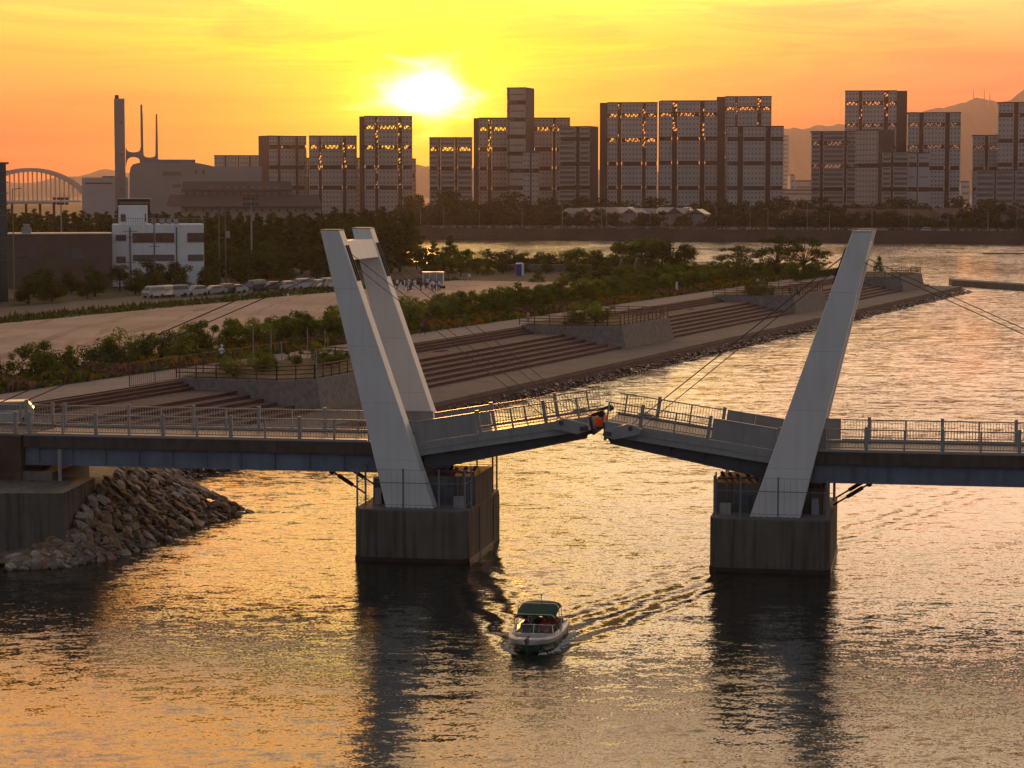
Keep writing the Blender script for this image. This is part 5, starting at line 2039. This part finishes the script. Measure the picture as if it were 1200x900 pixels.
for k in range(8):
    q_ = (b_ - a_) * (k / 7)
    mb = MB()
    mb.bar(q_, q_ + Vector((0, 0, 1.95)), 0.07)
    mb.build('post', M['dark_steel'], nf)
# tripods steadying two young trees
for px in (728, 745.5):
    p = at_y(px, 300, 428)
    o = empty('tree_stake', (p.x, 428, EZ))
    tag(o, 'pale wooden tree stakes leaning together, %s of the pair below the dark trees' % ('left' if px < 740 else 'right'), 'tree stake', 'tree stakes on the far lawn')
    for a in (0.3, 2.4, 4.5):
        mb = MB()
        mb.tube((cos(a) * 1.1, sin(a) * 1.1, 0), (cos(a) * 0.05, sin(a) * 0.05, 2.9), 0.06, n=6)
        mb.build('stake', M['palewall'], o)
p = at_z(793, 345, EZ)
o = empty('marker_post', p)
tag(o, 'short white marker post beside the flower bed right of centre', 'post')
mb = MB()
mb.box(-0.16, 0.16, -0.1, 0.1, 0, 1.85)
mb.build('post', M['whitewall'], o)
mb = MB()
mb.box(-0.2, 0.2, -0.14, 0.14, 1.852, 1.95)
mb.build('cap', M['pale_steel'], o)
# toilet cabin and shed on the field
p = at_z(609, 323.2, EZ)
o = empty('toilet_cabin', p, 0.25)
tag(o, 'blue portable toilet cabin at the far end of the sand field', 'toilet cabin')
M['cabin_blue'] = mat('cabin_blue', (0.03, 0.06, 0.28), 0.5)
mb = MB()
mb.box(-0.65, 0.25, -0.5, 0.6, 0.08, 2.15)
mb.build('cabin_body', M['cabin_blue'], o)
mb = MB()
mb.box(0.253, 0.68, -0.5, 0.6, 0.08, 2.15)
mb.build('side_panel', M['whitewall'], o)
mb = MB()
mb.box(-0.5, 0.1, -0.56, -0.503, 0.15, 2.0)
mb.build('door', M['cabin_blue'], o)
mb = MB()
mb.hexa([(-0.7, -0.56, 2.153), (0.72, -0.56, 2.153), (0.72, 0.66, 2.153), (-0.7, 0.66, 2.153), (-0.5, -0.35, 2.4), (0.5, -0.35, 2.4), (0.5, 0.45, 2.4), (-0.5, 0.45, 2.4)])
mb.build('roof', M['whitewall'], o)
p = at_z(507.5, 333.5, EZ)
o = empty('storage_box', p)
tag(o, 'white storage container with doors behind the ball players', 'container')
mb = MB()
mb.box(-1.75, 1.75, 0, 2.2, 0.1, 2.0)
mb.build('container_body', M['whitewall'], o)
for x in (-1.1, 0.0, 1.1):
    mb = MB()
    mb.box(x - 0.5, x + 0.5, -0.05, -0.003, 0.2, 1.9)
    mb.build('door', M['pale_steel'], o)
mb = MB()
mb.box(-1.8, 1.8, -0.05, 2.25, 2.003, 2.08)
mb.build('roof', M['pale_steel'], o)

# ------------------------------------------------------------------ vehicles
def car_mesh_parts(kind, bodym):
    """parts of a parked vehicle, nose along +y; returns [(name, mesh, loc, [subparts])]"""
    L, Wd = (4.3, 1.7) if kind != 'van' else (3.7, 1.6)
    if kind == 'van':
        prof = [(-1.85, 0.35), (1.8, 0.35), (1.85, 0.9), (1.6, 1.15), (1.1, 1.78), (0.9, 1.87), (-1.7, 1.87), (-1.85, 1.7)]
        glass = [(1.45, 1.2), (1.10, 1.68), (-1.65, 1.68), (-1.75, 1.2)]
    elif kind == 'sedan':
        prof = [(-2.2, 0.32), (2.15, 0.32), (2.2, 0.65), (2.0, 0.85), (0.95, 0.95), (0.3, 1.42), (-1.0, 1.45), (-1.75, 1.0), (-2.2, 0.95)]
        glass = [(0.8, 0.98), (0.28, 1.36), (-0.95, 1.38), (-1.5, 1.02)]
    else:
        prof = [(-1.8, 0.32), (1.75, 0.32), (1.8, 0.7), (1.6, 0.95), (0.95, 1.05), (0.35, 1.6), (-1.4, 1.62), (-1.8, 1.1)]
        glass = [(0.85, 1.08), (0.33, 1.5), (-1.35, 1.52), (-1.65, 1.12)]
    out = []
    zg = glass[0][1]
    mb = MB()
    n = len(prof)
    def wd(z):
        return Wd / 2 - max(0, z - zg) * 0.22
    mb.v += [(-wd(z), y, z) for y, z in prof] + [(wd(z), y, z) for y, z in prof]
    mb.f.append(tuple(range(n)))
    mb.f.append(tuple(reversed(range(n, 2 * n))))
    mb.m += [0, 0]
    for i in range(n):
        j = (i + 1) % n
        mb.f.append((i, i + n, j + n, j))
        mb.m.append(0)
    out.append(('body', mb.mesh('body', bodym)))
    for sx in (-1, 1):
        mb = MB()
        mb.face([(sx * (wd(z) + 0.012), y, z) for y, z in glass])
        mb.face([(sx * (wd(z) + 0.006), y, z) for y, z in reversed(glass)])
        out.append(('side_window', mb.mesh('side_window', M['winglass'])))
    # windscreen and rear window between the two steep profile points
    f0, f1 = glass[0], glass[1]
    mb = MB()
    o_ = 0.05
    mb.face([(-wd(f0[1]) + .1, f0[0] + o_ + (.1 if kind != 'van' else .12), f0[1]), (wd(f0[1]) - .1, f0[0] + o_ + (.1 if kind != 'van' else .12), f0[1]), (wd(f1[1]) - .1, f1[0] + o_ + .1, f1[1]), (-wd(f1[1]) + .1, f1[0] + o_ + .1, f1[1])])
    out.append(('windscreen', mb.mesh('windscreen', M['winglass'])))
    r0, r1 = glass[3], glass[2]
    mb = MB()
    yb = -1.87 if kind == 'van' else (r0[0] - 0.22)
    mb.face([(wd(r0[1]) - .12, yb if kind == 'van' else r0[0] - .18, r0[1]), (-wd(r0[1]) + .12, yb if kind == 'van' else r0[0] - .18, r0[1]), (-wd(r1[1]) + .12, (-1.86 if kind == 'van' else r1[0] - .14), r1[1]), (wd(r1[1]) - .12, (-1.86 if kind == 'van' else r1[0] - .14), r1[1])])
    out.append(('rear_window', mb.mesh('rear_window', M['winglass'])))
    for sx in (-1, 1):
        for sy in (-0.62, 0.62):
            mb = MB()
            y = sy * L / 2
            x = sx * (Wd / 2 - 0.1)
            mb.tube((x - 0.11, y, 0.31), (x + 0.11, y, 0.31), 0.31, n=14)
            out.append(('wheel', mb.mesh('wheel', M['black'])))
        mb = MB()
        mb.box(sx * 0.6 - 0.16, sx * 0.6 + 0.16, prof[2][0] - 0.03, prof[2][0] + 0.02, prof[2][1] - 0.16, prof[2][1] - 0.02)
        out.append(('headlight', mb.mesh('headlight', M['skylight'])))
    return out


M['car_white'] = mat('car_white', (0.42, 0.43, 0.44), 0.25, spec=0.6)
M['car_silver'] = mat('car_silver', (0.40, 0.41, 0.43), 0.25, 0.4, spec=0.6)
M['car_blue'] = mat('car_blue', (0.08, 0.11, 0.17), 0.25, spec=0.6)
M['car_dark'] = mat('car_dark', (0.04, 0.04, 0.045), 0.25, spec=0.6)
CARS = {}
G = 'vehicles parked beyond the sand field'


def car(name, kind, m, p, rz, label, group=None):
    if (kind, m) not in CARS:
        CARS[(kind, m)] = car_mesh_parts(kind, M[m])
    o = empty(name, p, rz)
    tag(o, label, 'van' if kind == 'van' else 'car', group)
    if group == G:
        o.scale = (0.92, 0.92, 0.92)
    for nm, me in CARS[(kind, m)]:
        link(nm, me, o)
    return o


cz = EZ + 0.08
for px, py, kind, m, a, lb in ((180, 349, 'van', 'car_white', 2.5, 'white van, leftmost in the row of parked vehicles'), (194, 348, 'van', 'car_silver', 2.6, 'silver van right behind the leftmost white van'),
                               (207, 347.5, 'van', 'car_white', 2.0, 'second white van from the left in the parked row'), (229, 346.5, 'hatch', 'car_white', 2.3, 'small white hatchback between the vans and the silver sedan'),
                               (250, 345, 'sedan', 'car_silver', 2.2, 'silver sedan in the left half of the parked row'), (263, 344, 'hatch', 'car_dark', 2.4, 'dark hatchback left of the brightest white sedan'),
                               (275, 343.5, 'sedan', 'car_white', 2.3, 'white sedan in the middle of the parked row'), (300, 341, 'van', 'car_blue', 2.5, 'dark blue van whose roof catches the sun'),
                               (318, 341, 'hatch', 'car_dark', 2.3, 'dark hatchback right of the dark blue van'), (334, 340.5, 'hatch', 'car_white', 2.4, 'white hatchback behind the ball player'),
                               (355, 339, 'van', 'car_white', 2.4, 'large white van near the leaning pylon'), (371, 338.5, 'hatch', 'car_silver', 2.5, 'silver hatchback second from the pylon'), (385, 338, 'van', 'car_white', 2.5, 'white van partly hidden by the left pylon')):
    p = at_z(px, py, cz)
    car('parked_car' if kind != 'van' else 'parked_van', kind, m, p, a, lb, G)
for px, off, kind, m, lb in ((1000, 4, 'sedan', 'car_white', 'white car on the far bank road left of the right pylon top'), (1033, 4, 'sedan', 'car_white', 'white car on the far bank road right of the right pylon top'),
                             (1085, 4, 'van', 'car_white', 'white van on the far bank road at the right'), (1106, 4, 'sedan', 'car_white', 'white car just right of the far bank van'), (858, 5, 'sedan', 'car_silver', 'silver car on the far bank road above the spreading trees'), (716, 5, 'sedan', 'car_dark', 'dark car on the far bank road above the park shrubs')):
    p = fb(px, off, BKZ + 0.03)
    car('road_car' if kind != 'van' else 'road_van', kind, m, p, radians(80), lb, 'cars on the far bank road')
p = at_y(12, 482, 150)
o_ = car('parked_car', 'hatch', 'car_white', (p.x - .3, 150, EZ), radians(100), 'small white car beyond the left end of the bridge', None)

# ------------------------------------------------------------------ people
SKIN = mat('skin', (0.30, 0.17, 0.11), 0.6)
HAIR = mat('hair', (0.015, 0.012, 0.01), 0.6)
CLOTH = {k: mat('cloth_' + k, v, 0.9) for k, v in dict(white=(0.62, 0.66, 0.74), dark=(0.03, 0.03, 0.04), navy=(0.03, 0.04, 0.10), red=(0.28, 0.03, 0.03), grey=(0.2, 0.2, 0.2), beige=(0.45, 0.40, 0.32), blue=(0.10, 0.17, 0.42), plum=(0.12, 0.05, 0.12)).items()}


def pose(kind):
    """joints: name -> (x, y, z, radius); figure faces -y"""
    J = dict(pelvis=(0, 0, .93, .13), waist=(0, 0, 1.08, .12), chest=(0, .01, 1.30, .145), neck=(0, .0, 1.47, .055), head=(0, -.01, 1.60, .088), crown=(0, 0, 1.68, .078),
             shL=(.17, .01, 1.40, .06), shR=(-.17, .01, 1.40, .06), elL=(.24, .03, 1.14, .04), elR=(-.24, .03, 1.14, .04), haL=(.26, -.04, .88, .03), haR=(-.26, -.04, .88, .03),
             fiL=(.26, -.08, .78, .028), fiR=(-.26, -.08, .78, .028), hiL=(.09, 0, .88, .10), hiR=(-.09, 0, .88, .10), knL=(.10, -.01, .48, .06), knR=(-.10, -.01, .48, .06),
             anL=(.10, .02, .09, .04), anR=(-.10, .02, .09, .04), toL=(.11, -.16, .04, .035), toR=(-.11, -.16, .04, .035), nose=(0, -.10, 1.585, .012))
    def st(**k):
        for n, v in k.items():
            J[n] = (*v, J[n][3])
    if kind == 'walk':
        st(knL=(.10, -.18, .50), anL=(.10, -.22, .12), toL=(.11, -.40, .07), knR=(-.10, .08, .48), anR=(-.10, .34, .14), toR=(-.11, .20, .04),
           elL=(.23, .16, 1.16), haL=(.22, .18, .92), fiL=(.22, .16, .83), elR=(-.23, -.10, 1.16), haR=(-.22, -.28, 1.0), fiR=(-.22, -.36, .97))
    elif kind == 'sit':
        d = -.45
        for n in ('pelvis', 'waist', 'chest', 'neck', 'head', 'crown', 'shL', 'shR', 'elL', 'elR', 'nose'):
            x, y, z, r_ = J[n]
            J[n] = (x, y, z + d, r_)
        st(hiL=(.10, 0, .45), hiR=(-.10, 0, .45), knL=(.13, -.42, .48), knR=(-.13, -.42, .48), anL=(.13, -.42, .09), anR=(-.13, -.42, .09), toL=(.13, -.60, .04), toR=(-.13, -.60, .04),
           elL=(.25, -.08, .72), elR=(-.25, -.08, .72), haL=(.18, -.30, .62), haR=(-.18, -.30, .62), fiL=(.14, -.38, .60), fiR=(-.14, -.38, .60))
    elif kind == 'arms':
        st(elL=(.32, -.18, 1.28), haL=(.20, -.36, 1.42), fiL=(.14, -.42, 1.48), elR=(-.30, -.14, 1.20), haR=(-.14, -.34, 1.28), fiR=(-.08, -.40, 1.32), knL=(.16, -.08, .50), anL=(.20, .02, .09), toL=(.24, -.15, .04), knR=(-.16, -.06, .50), anR=(-.2, .03, .09), toR=(-.24, -.13, .04))
    return J


BONES = [('pelvis', 'waist', 1), ('waist', 'chest', 1), ('chest', 'neck', 1), ('neck', 'head', 0), ('head', 'crown', 0), ('head', 'nose', 0), ('chest', 'shL', 1), ('chest', 'shR', 1), ('shL', 'elL', 1), ('shR', 'elR', 1),
         ('elL', 'haL', 0), ('elR', 'haR', 0), ('haL', 'fiL', 0), ('haR', 'fiR', 0), ('pelvis', 'hiL', 2), ('pelvis', 'hiR', 2), ('hiL', 'knL', 2), ('hiR', 'knR', 2), ('knL', 'anL', 2), ('knR', 'anR', 2), ('anL', 'toL', 3), ('anR', 'toR', 3)]
BODY = {}


def body_mesh(kind):
    if kind in BODY:
        return BODY[kind]
    J = pose(kind)
    names = list(J)
    me = bpy.data.meshes.new('figure')
    me.from_pydata([J[n][:3] for n in names], [(names.index(a), names.index(b_)) for a, b_, _ in BONES], [])
    o = bpy.data.objects.new('figure_build', me)
    col.objects.link(o)
    sk = o.modifiers.new('skin', 'SKIN')
    sk.use_smooth_shade = True
    for i, n in enumerate(names):
        me.skin_vertices[0].data[i].radius = (J[n][3], J[n][3])
    for d in me.skin_vertices[0].data:
        d.use_root = False
    me.skin_vertices[0].data[0].use_root = True
    su = o.modifiers.new('sub', 'SUBSURF')
    su.levels = 1
    su.render_levels = 1
    dg = bpy.context.evaluated_depsgraph_get()
    out = bpy.data.meshes.new_from_object(o.evaluated_get(dg))
    bpy.data.objects.remove(o)
    out.materials.clear()
    for _ in range(4):
        out.materials.append(None)
    segs = [(Vector(J[a][:3]), Vector(J[b_][:3]), mi_, J[a][3]) for a, b_, mi_ in BONES]
    for p in out.polygons:
        c = p.center
        best, bi = 9, 0
        for a, b_, mi_, rr in segs:
            d = b_ - a
            f = max(0, min(1, (c - a).dot(d) / d.length_squared))
            q_ = (c - (a + d * f)).length - rr * 0.7
            if q_ < best:
                best, bi = q_, mi_
        p.material_index = bi
    BODY[kind] = out
    return out


def hair_mesh(kind, hat=None):
    J = pose(kind)
    h, c = Vector(J['head'][:3]), Vector(J['crown'][:3])
    mb = MB()
    base = h + Vector((0, 0.015, 0.02))
    rings = []
    for i in range(6):
        a = i / 5 * pi / 2
        rr = 0.118 * cos(a) if i < 5 else 0.001
        rings.append([base + Vector((cos(t) * rr, sin(t) * rr * 1.08 + 0.012, 0.015 + 0.125 * sin(a))) for t in [k * pi / 5 for k in range(11)]])
    mb.grid(rings)
    if hat == 'brim':
        z = 0.06
        mb.tube(base + Vector((0, 0, z)), base + Vector((0, 0, z + 0.015)), 0.24, 0.22, 14)
        mb.tube(base + Vector((0, 0, z + .015)), base + Vector((0, 0, z + 0.12)), 0.125, 0.105, 14)
    elif hat == 'cap':
        mb.tube(base + Vector((0, -.01, 0.05)), base + Vector((0, -.01, 0.13)), 0.125, 0.09, 12)
        mb.box(-0.07, 0.07, base.y - 0.24, base.y - 0.10, base.z + 0.05, base.z + 0.065)
    return mb


PCACHE = {}


def person(kind, top, legs, p, rz, label, group=None, hat=None, hatm=None, k=1.0):
    key = (kind, top, legs)
    if key not in PCACHE:
        me = body_mesh(kind).copy()
        for i, m in enumerate((SKIN, CLOTH[top], CLOTH[legs], M['black'])):
            me.materials[i] = m
        PCACHE[key] = me
    o = bpy.data.objects.new('person', PCACHE[key])
    o.location = p
    o.rotation_euler = (0, 0, rz)
    o.scale = (k, k, k)
    col.objects.link(o)
    tag(o, label, 'person', group)
    mb = hair_mesh(kind, hat)
    mb.build('hat' if hat else 'hair', CLOTH[hatm] if hatm else HAIR, o, smooth=not hat)
    return o


PZ = EZ + 0.09
person('walk', 'white', 'dark', at_z(260, 427, PZ), 2.6, 'person in white shirt and dark trousers walking away on the upper path', hat='cap', hatm='white')
person('stand', 'beige', 'beige', at_z(619, 382, PZ), 0.9, 'person in pale clothes and broad dark hat standing on the upper path', hat='brim', hatm='navy')
person('walk', 'plum', 'dark', at_z(495.5, 392.5, PZ), -2.4, 'person in dark clothes walking beside the flower bed near the left pylon')
person('arms', 'dark', 'white', at_z(337.5, 352, EZ + .11), 1.2, 'ball player in dark top and white trousers, bat raised, on the sand')
person('walk', 'navy', 'dark', at_z(898, 337.5, PZ), 2.9, 'person in dark clothes walking on the path near the right pylon, right of a pair')
person('walk', 'beige', 'grey', at_z(888, 338, PZ), 2.7, 'person in pale clothes on the path near the right pylon, left of a pair')
person('sit', 'dark', 'dark', at_z(904, 352, EZ - 0.5), 0.5, 'person in dark clothes sitting on the steps beside the third bastion')
person('sit', 'white', 'grey', at_z(550, 328.5, EZ + .11), 0.5, 'small figure in white sitting alone at the back edge of the sand field')
r = random.Random(4)
tops = ['white', 'dark', 'red', 'navy', 'white', 'plum', 'blue', 'white', 'grey']
for i in range(24):
    px = 466 + i * 2.1 + r.uniform(-1, 1)
    py = 341.5 + r.uniform(-2.5, 1.5) - (px - 466) * 0.03
    kd = r.choice(('stand', 'sit', 'walk', 'stand'))
    person(kd, r.choice(tops), r.choice(('white', 'dark', 'white', 'navy')), at_z(px, py, EZ + .11), r.uniform(0, 6.28), 'ball player in the crowded group beside the white container', 'ball players gathered by the container', r.choice((None, 'cap')), r.choice(('navy', 'red', 'dark')))
bg = empty('equipment_bag', at_z(519, 338, EZ + .11))

tag(bg, 'dark sports bag on the sand at the right end of the players', 'bag')
mb = MB()
mb.tube((-0.4, 0, 0.2), (0.4, 0, 0.2), 0.2, 0.2, 10)
mb.build('bag_body', M['black'], bg)
mb = MB()
mb.path([(-0.25, 0, 0.38), (-0.1, 0, 0.52), (0.1, 0, 0.52), (0.25, 0, 0.38)], 0.02)
mb.build('handle', M['woodrail'], bg)
for i, (px, py) in enumerate(((925, 346.5), (934, 347))):
    person('sit', 'dark', 'navy', at_z(px, py, EZ + .3), r.uniform(0, 3), 'person in dark clothes resting on the third bastion, %s of two' % ('left', 'right')[i])

# ------------------------------------------------------------------ the boat
M['gel_white'] = mat('boat_white', (0.60, 0.58, 0.54), 0.3, spec=0.6, var=0.1, vscale=2)
M['gel_green'] = mat('boat_green', (0.012, 0.06, 0.035), 0.25, spec=0.6)
M['canopy'] = mat('green_canvas', (0.004, 0.05, 0.038), 0.8, var=0.15, vscale=3)
M['boat_in'] = mat('boat_interior', (0.20, 0.19, 0.17), 0.6, var=0.2, vscale=4)
M['seat_dark'] = mat('seat_vinyl', (0.06, 0.05, 0.05), 0.5)
M['chrome'] = mat('steel_tube', (0.55, 0.55, 0.55), 0.25, 0.8)
gl = bpy.data.materials.new('windshield_glass')
gl.use_nodes = True
gb = gl.node_tree.nodes['Principled BSDF']
gb.inputs['Base Color'].default_value = (0.4, 0.42, 0.4, 1)
gb.inputs['Roughness'].default_value = 0.05
gb.inputs['Alpha'].default_value = 0.14
M['clear'] = gl
boat = empty('motorboat', (BOAT.x, BOAT.y, -0.14), -BHEAD)
boat.scale = (0.9, 0.9, 0.9)
tag(boat, 'small white and green motorboat with green canopy on the water before the bridge', 'motorboat')
st = []      # y, half beam at gunwale, gunwale z, half beam at chine, chine z, keel z
for y, hb, gz, hc, cz_, kz in ((-2.85, 0.10, 0.88, 0.04, 0.55, 0.35), (-2.7, 0.46, 0.87, 0.20, 0.42, 0.12), (-2.35, 0.80, 0.85, 0.45, 0.30, -0.05), (-1.8, 1.02, 0.82, 0.72, 0.20, -0.2),
                               (-1.0, 1.15, 0.78, 0.95, 0.12, -0.28), (0.2, 1.18, 0.74, 1.02, 0.08, -0.3), (1.5, 1.16, 0.72, 1.02, 0.06, -0.3), (2.75, 1.08, 0.72, 0.98, 0.05, -0.28)):
    st.append((y, hb, gz, hc, cz_, kz))


def hull_rows(offs):
    rows = []
    for y, hb, gz, hc, cz_, kz in st:
        row = []
        for s_, f in offs:
            row.append(None)
        rows.append(row)
    return rows


mb = MB()
rows = []
for y, hb, gz, hc, cz_, kz in st:
    zr = gz - 0.26
    hr = hc + (hb - hc) * (zr - cz_) / (gz - cz_)
    rows.append([(-hr, y, zr), (-hc, y, cz_), (0, y, kz), (hc, y, cz_), (hr, y, zr)])
mb.grid(rows)
mb.face([rows[-1][k] for k in range(5)])
mb.face([rows[0][k] for k in reversed(range(5))])
hull = mb.build('hull', M['gel_green'], boat, smooth=False)
mb = MB()
for sgn in (-1, 1):
    ro, ri = [], []
    rows = []
    for y, hb, gz, hc, cz_, kz in st:
        zr = gz - 0.26
        hr = hc + (hb - hc) * (zr - cz_) / (gz - cz_)
        inn = max(0.02, hb - 0.26)
        yy = y + (0.28 if y < -2.6 else 0)
        rows.append([(sgn * (hr + 0.012), y, zr), (sgn * (hb + 0.03), y, gz - 0.05), (sgn * hb, y, gz), (sgn * inn, yy, gz + 0.02), (sgn * inn, yy, gz - 0.35)])
    mb.grid(rows)
mb.build('gunwale', M['gel_white'], boat)
mb = MB()
mb.box(-1.05, 1.05, 2.55, 2.78, 0.1, 0.72)
mb.box(-0.95, 0.95, 2.76, 3.2, 0.12, 0.2)
mb.build('transom', M['gel_white'], boat)
mb = MB()
mb.prism([(-0.55, -2.3), (0.55, -2.3), (0.95, -1.2), (0.98, 2.5), (-0.98, 2.5), (-0.95, -1.2)], 0.22, 0.28)
mb.build('cockpit_floor', M['boat_in'], boat)
mb = MB()
mb.box(-0.93, 0.93, -1.32, -1.12, 0.281, 0.84)
mb.build('bulkhead', M['gel_white'], boat)
mb = MB()
mb.hexa([(-0.8, -2.25, 0.281), (0.8, -2.25, 0.281), (0.9, -1.4, 0.281), (-0.9, -1.4, 0.281), (-0.55, -2.2, 0.5), (0.55, -2.2, 0.5), (0.75, -1.45, 0.5), (-0.75, -1.45, 0.5)])
mb.build('bow_cushion', M['seat_dark'], boat)
mb = MB()
mb.face([(-0.95, -1.2, 0.80), (0.95, -1.2, 0.80), (0.84, -0.92, 1.18), (-0.84, -0.92, 1.18)])
for sgn in (-1, 1):
    mb.face([(sgn * 0.95, -1.2, 0.80), (sgn * 1.0, -0.2, 0.78), (sgn * 0.92, -0.3, 1.10), (sgn * 0.84, -0.92, 1.18)])
ws = mb.build('windshield', M['clear'], boat)
mb = MB()
mb.path([(-0.97, -0.2, 0.80), (-0.93, -0.3, 1.11), (-0.85, -0.93, 1.19), (0, -0.95, 1.2), (0.85, -0.93, 1.19), (0.93, -0.3, 1.11), (0.97, -0.2, 0.80)], 0.018)
mb.path([(-0.96, -1.21, 0.80), (-0.85, -0.93, 1.19)], 0.018)
mb.path([(0.96, -1.21, 0.80), (0.85, -0.93, 1.19)], 0.018)
mb.path([(0, -1.21, 0.80), (0, -0.95, 1.19)], 0.018)
mb.build('windshield_frame', M['chrome'], ws)
for x, y in ((-0.5, -0.3), (0.5, -0.3)):
    mb = MB()
    mb.box(x - 0.25, x + 0.25, y - 0.22, y + 0.22, 0.281, 0.66)
    mb.box(x - 0.25, x + 0.25, y + 0.2, y + 0.3, 0.662, 1.02)
    mb.build('seat', M['seat_dark'], boat)
mb = MB()
mb.box(-0.9, 0.9, 1.55, 2.1, 0.281, 0.66)
mb.box(-0.9, 0.9, 2.0, 2.12, 0.662, 1.0)
mb.build('rear_bench', M['seat_dark'], boat)
# canopy on tube bows
mb = MB()
ys = [-0.75, -0.45, 0.0, 0.5, 0.95, 1.25]
rows = []
for y in ys:
    f = (y + 0.75) / 2.0
    zc = 1.64 + 0.32 * sin(f * pi * 0.62)
    rows.append([(x, y, zc - 0.16 * abs(x / 0.92) ** 4 - (0.10 if abs(x) > 0.9 else 0)) for x in (-0.93, -0.86, -0.7, -0.35, 0, 0.35, 0.7, 0.86, 0.93)])
mb.grid(rows)
mb.grid([[(p[0], p[1], p[2] - 0.025) for p in row] for row in rows])
for row in (rows[0], rows[-1]):
    mb.grid([row, [(p[0], p[1] - 0.01, p[2] - 0.07) for p in row]])
cp = mb.build('canopy', M['canopy'], boat, smooth=True)
for y0, y1, zz in ((0.1, -0.78, 1.54), (0.3, 0.3, 1.86), (0.5, 1.28, 1.74)):
    mb = MB()
    pts = [(-1.06, y0, 0.74), (-1.0, y0 * .5 + y1 * .5, 1.3), (-0.93, y1, zz - 0.02), (-0.8, y1, zz + 0.10), (0.8, y1, zz + 0.10), (0.93, y1, zz - 0.02), (1.0, y0 * .5 + y1 * .5, 1.3), (1.06, y0, 0.74)]
    mb.path(pts, 0.02)
    mb.build('canopy_frame', M['chrome'], boat)
mb = MB()
mb.tube((0, 1.2, 1.88), (0, 1.2, 2.16), 0.02, 0.015, 6)
mb.tube((0, 1.2, 2.16), (0, 1.2, 2.24), 0.045, 0.045, 8)
mb.build('light_mast', M['dark_steel'], boat)
mb = MB()
mb.tube((0, -2.42, 0.87), (0, -2.42, 0.95), 0.06, 0.05, 8)
mb.build('bow_light', M['dark_steel'], boat)
mb = MB()
mb.box(-0.25, 0.25, 3.0, 3.5, 0.5, 1.05)
mb.box(-0.1, 0.1, 3.05, 3.3, -0.4, 0.49)
mb.build('outboard', M['black'], boat)
for y in (2.55,):
    for sx in (-1, 1):
        mb = MB()
        mb.box(sx * 0.75 - 0.2, sx * 0.75 + 0.2, 2.45, 3.0, 0.73, 0.80)
        mb.build('swim_deck', M['gel_white'], boat)
bm_ = Matrix.Translation((BOAT.x, BOAT.y, -0.14)) @ Matrix.Rotation(-BHEAD, 4, 'Z') @ Matrix.Scale(0.9, 4)
for x, y, z, kd, top, legs, rz, hat, hm, lb in ((0.52 - 1.0, -0.4, 0.24, 'sit', 'dark', 'navy', 0.2, 'brim', 'dark', 'person in dark clothes and broad brimmed hat at the left of the boat'),
                                               (0.42, -0.35, 0.24, 'sit', 'red', 'dark', -0.3, 'cap', 'red', 'person in red with a red cap seated under the canopy'),
                                               (-0.02, 0.35, 0.26, 'sit', 'dark', 'dark', 0.2, None, None, 'person in dark clothes in the middle of the boat'),
                                               (0.66, 0.75, 0.3, 'sit', 'red', 'navy', 0.3, None, None, 'person in dark red sitting on the rear bench of the boat'),
                                               (-0.45, 1.65, 0.24, 'sit', 'grey', 'navy', 0.1, 'cap', 'navy', 'person in grey sitting at the back left of the boat')):
    person(kd, top, legs, bm_ @ Vector((x, y, z)), rz - BHEAD, lb, None, hat, hm, 0.83 if kd == 'stand' else 0.87)
# foam at the bow and along the sides
M['foam'] = mat('foam', (0.55, 0.55, 0.52), 0.8)
fo = MB()
r = random.Random(3)
for k in range(420):
    y = r.uniform(-2.7, 4.5)
    sgn = r.choice((-1, 1))
    w_ = 0.25 + 0.75 * min(1, (y + 2.9) / 1.4) + max(0, y) * 0.05
    x = sgn * (w_ + abs(r.gauss(0, 0.16)) + 0.08)
    if y > 3.1:
        x = r.gauss(0, 0.6)
    p = bm_ @ Vector((x, y, 0.07))
    s_ = r.uniform(0.02, 0.07)
    fo.prism([(p.x + cos(a) * s_ * 1.6, p.y + sin(a) * s_) for a in (0, 1.26, 2.5, 3.77, 5.03)], 0.0, r.uniform(0.01, 0.035))
tag(fo.build('foam', M['foam']), 'thin white foam along the hull of the motorboat', 'foam', kind='stuff')
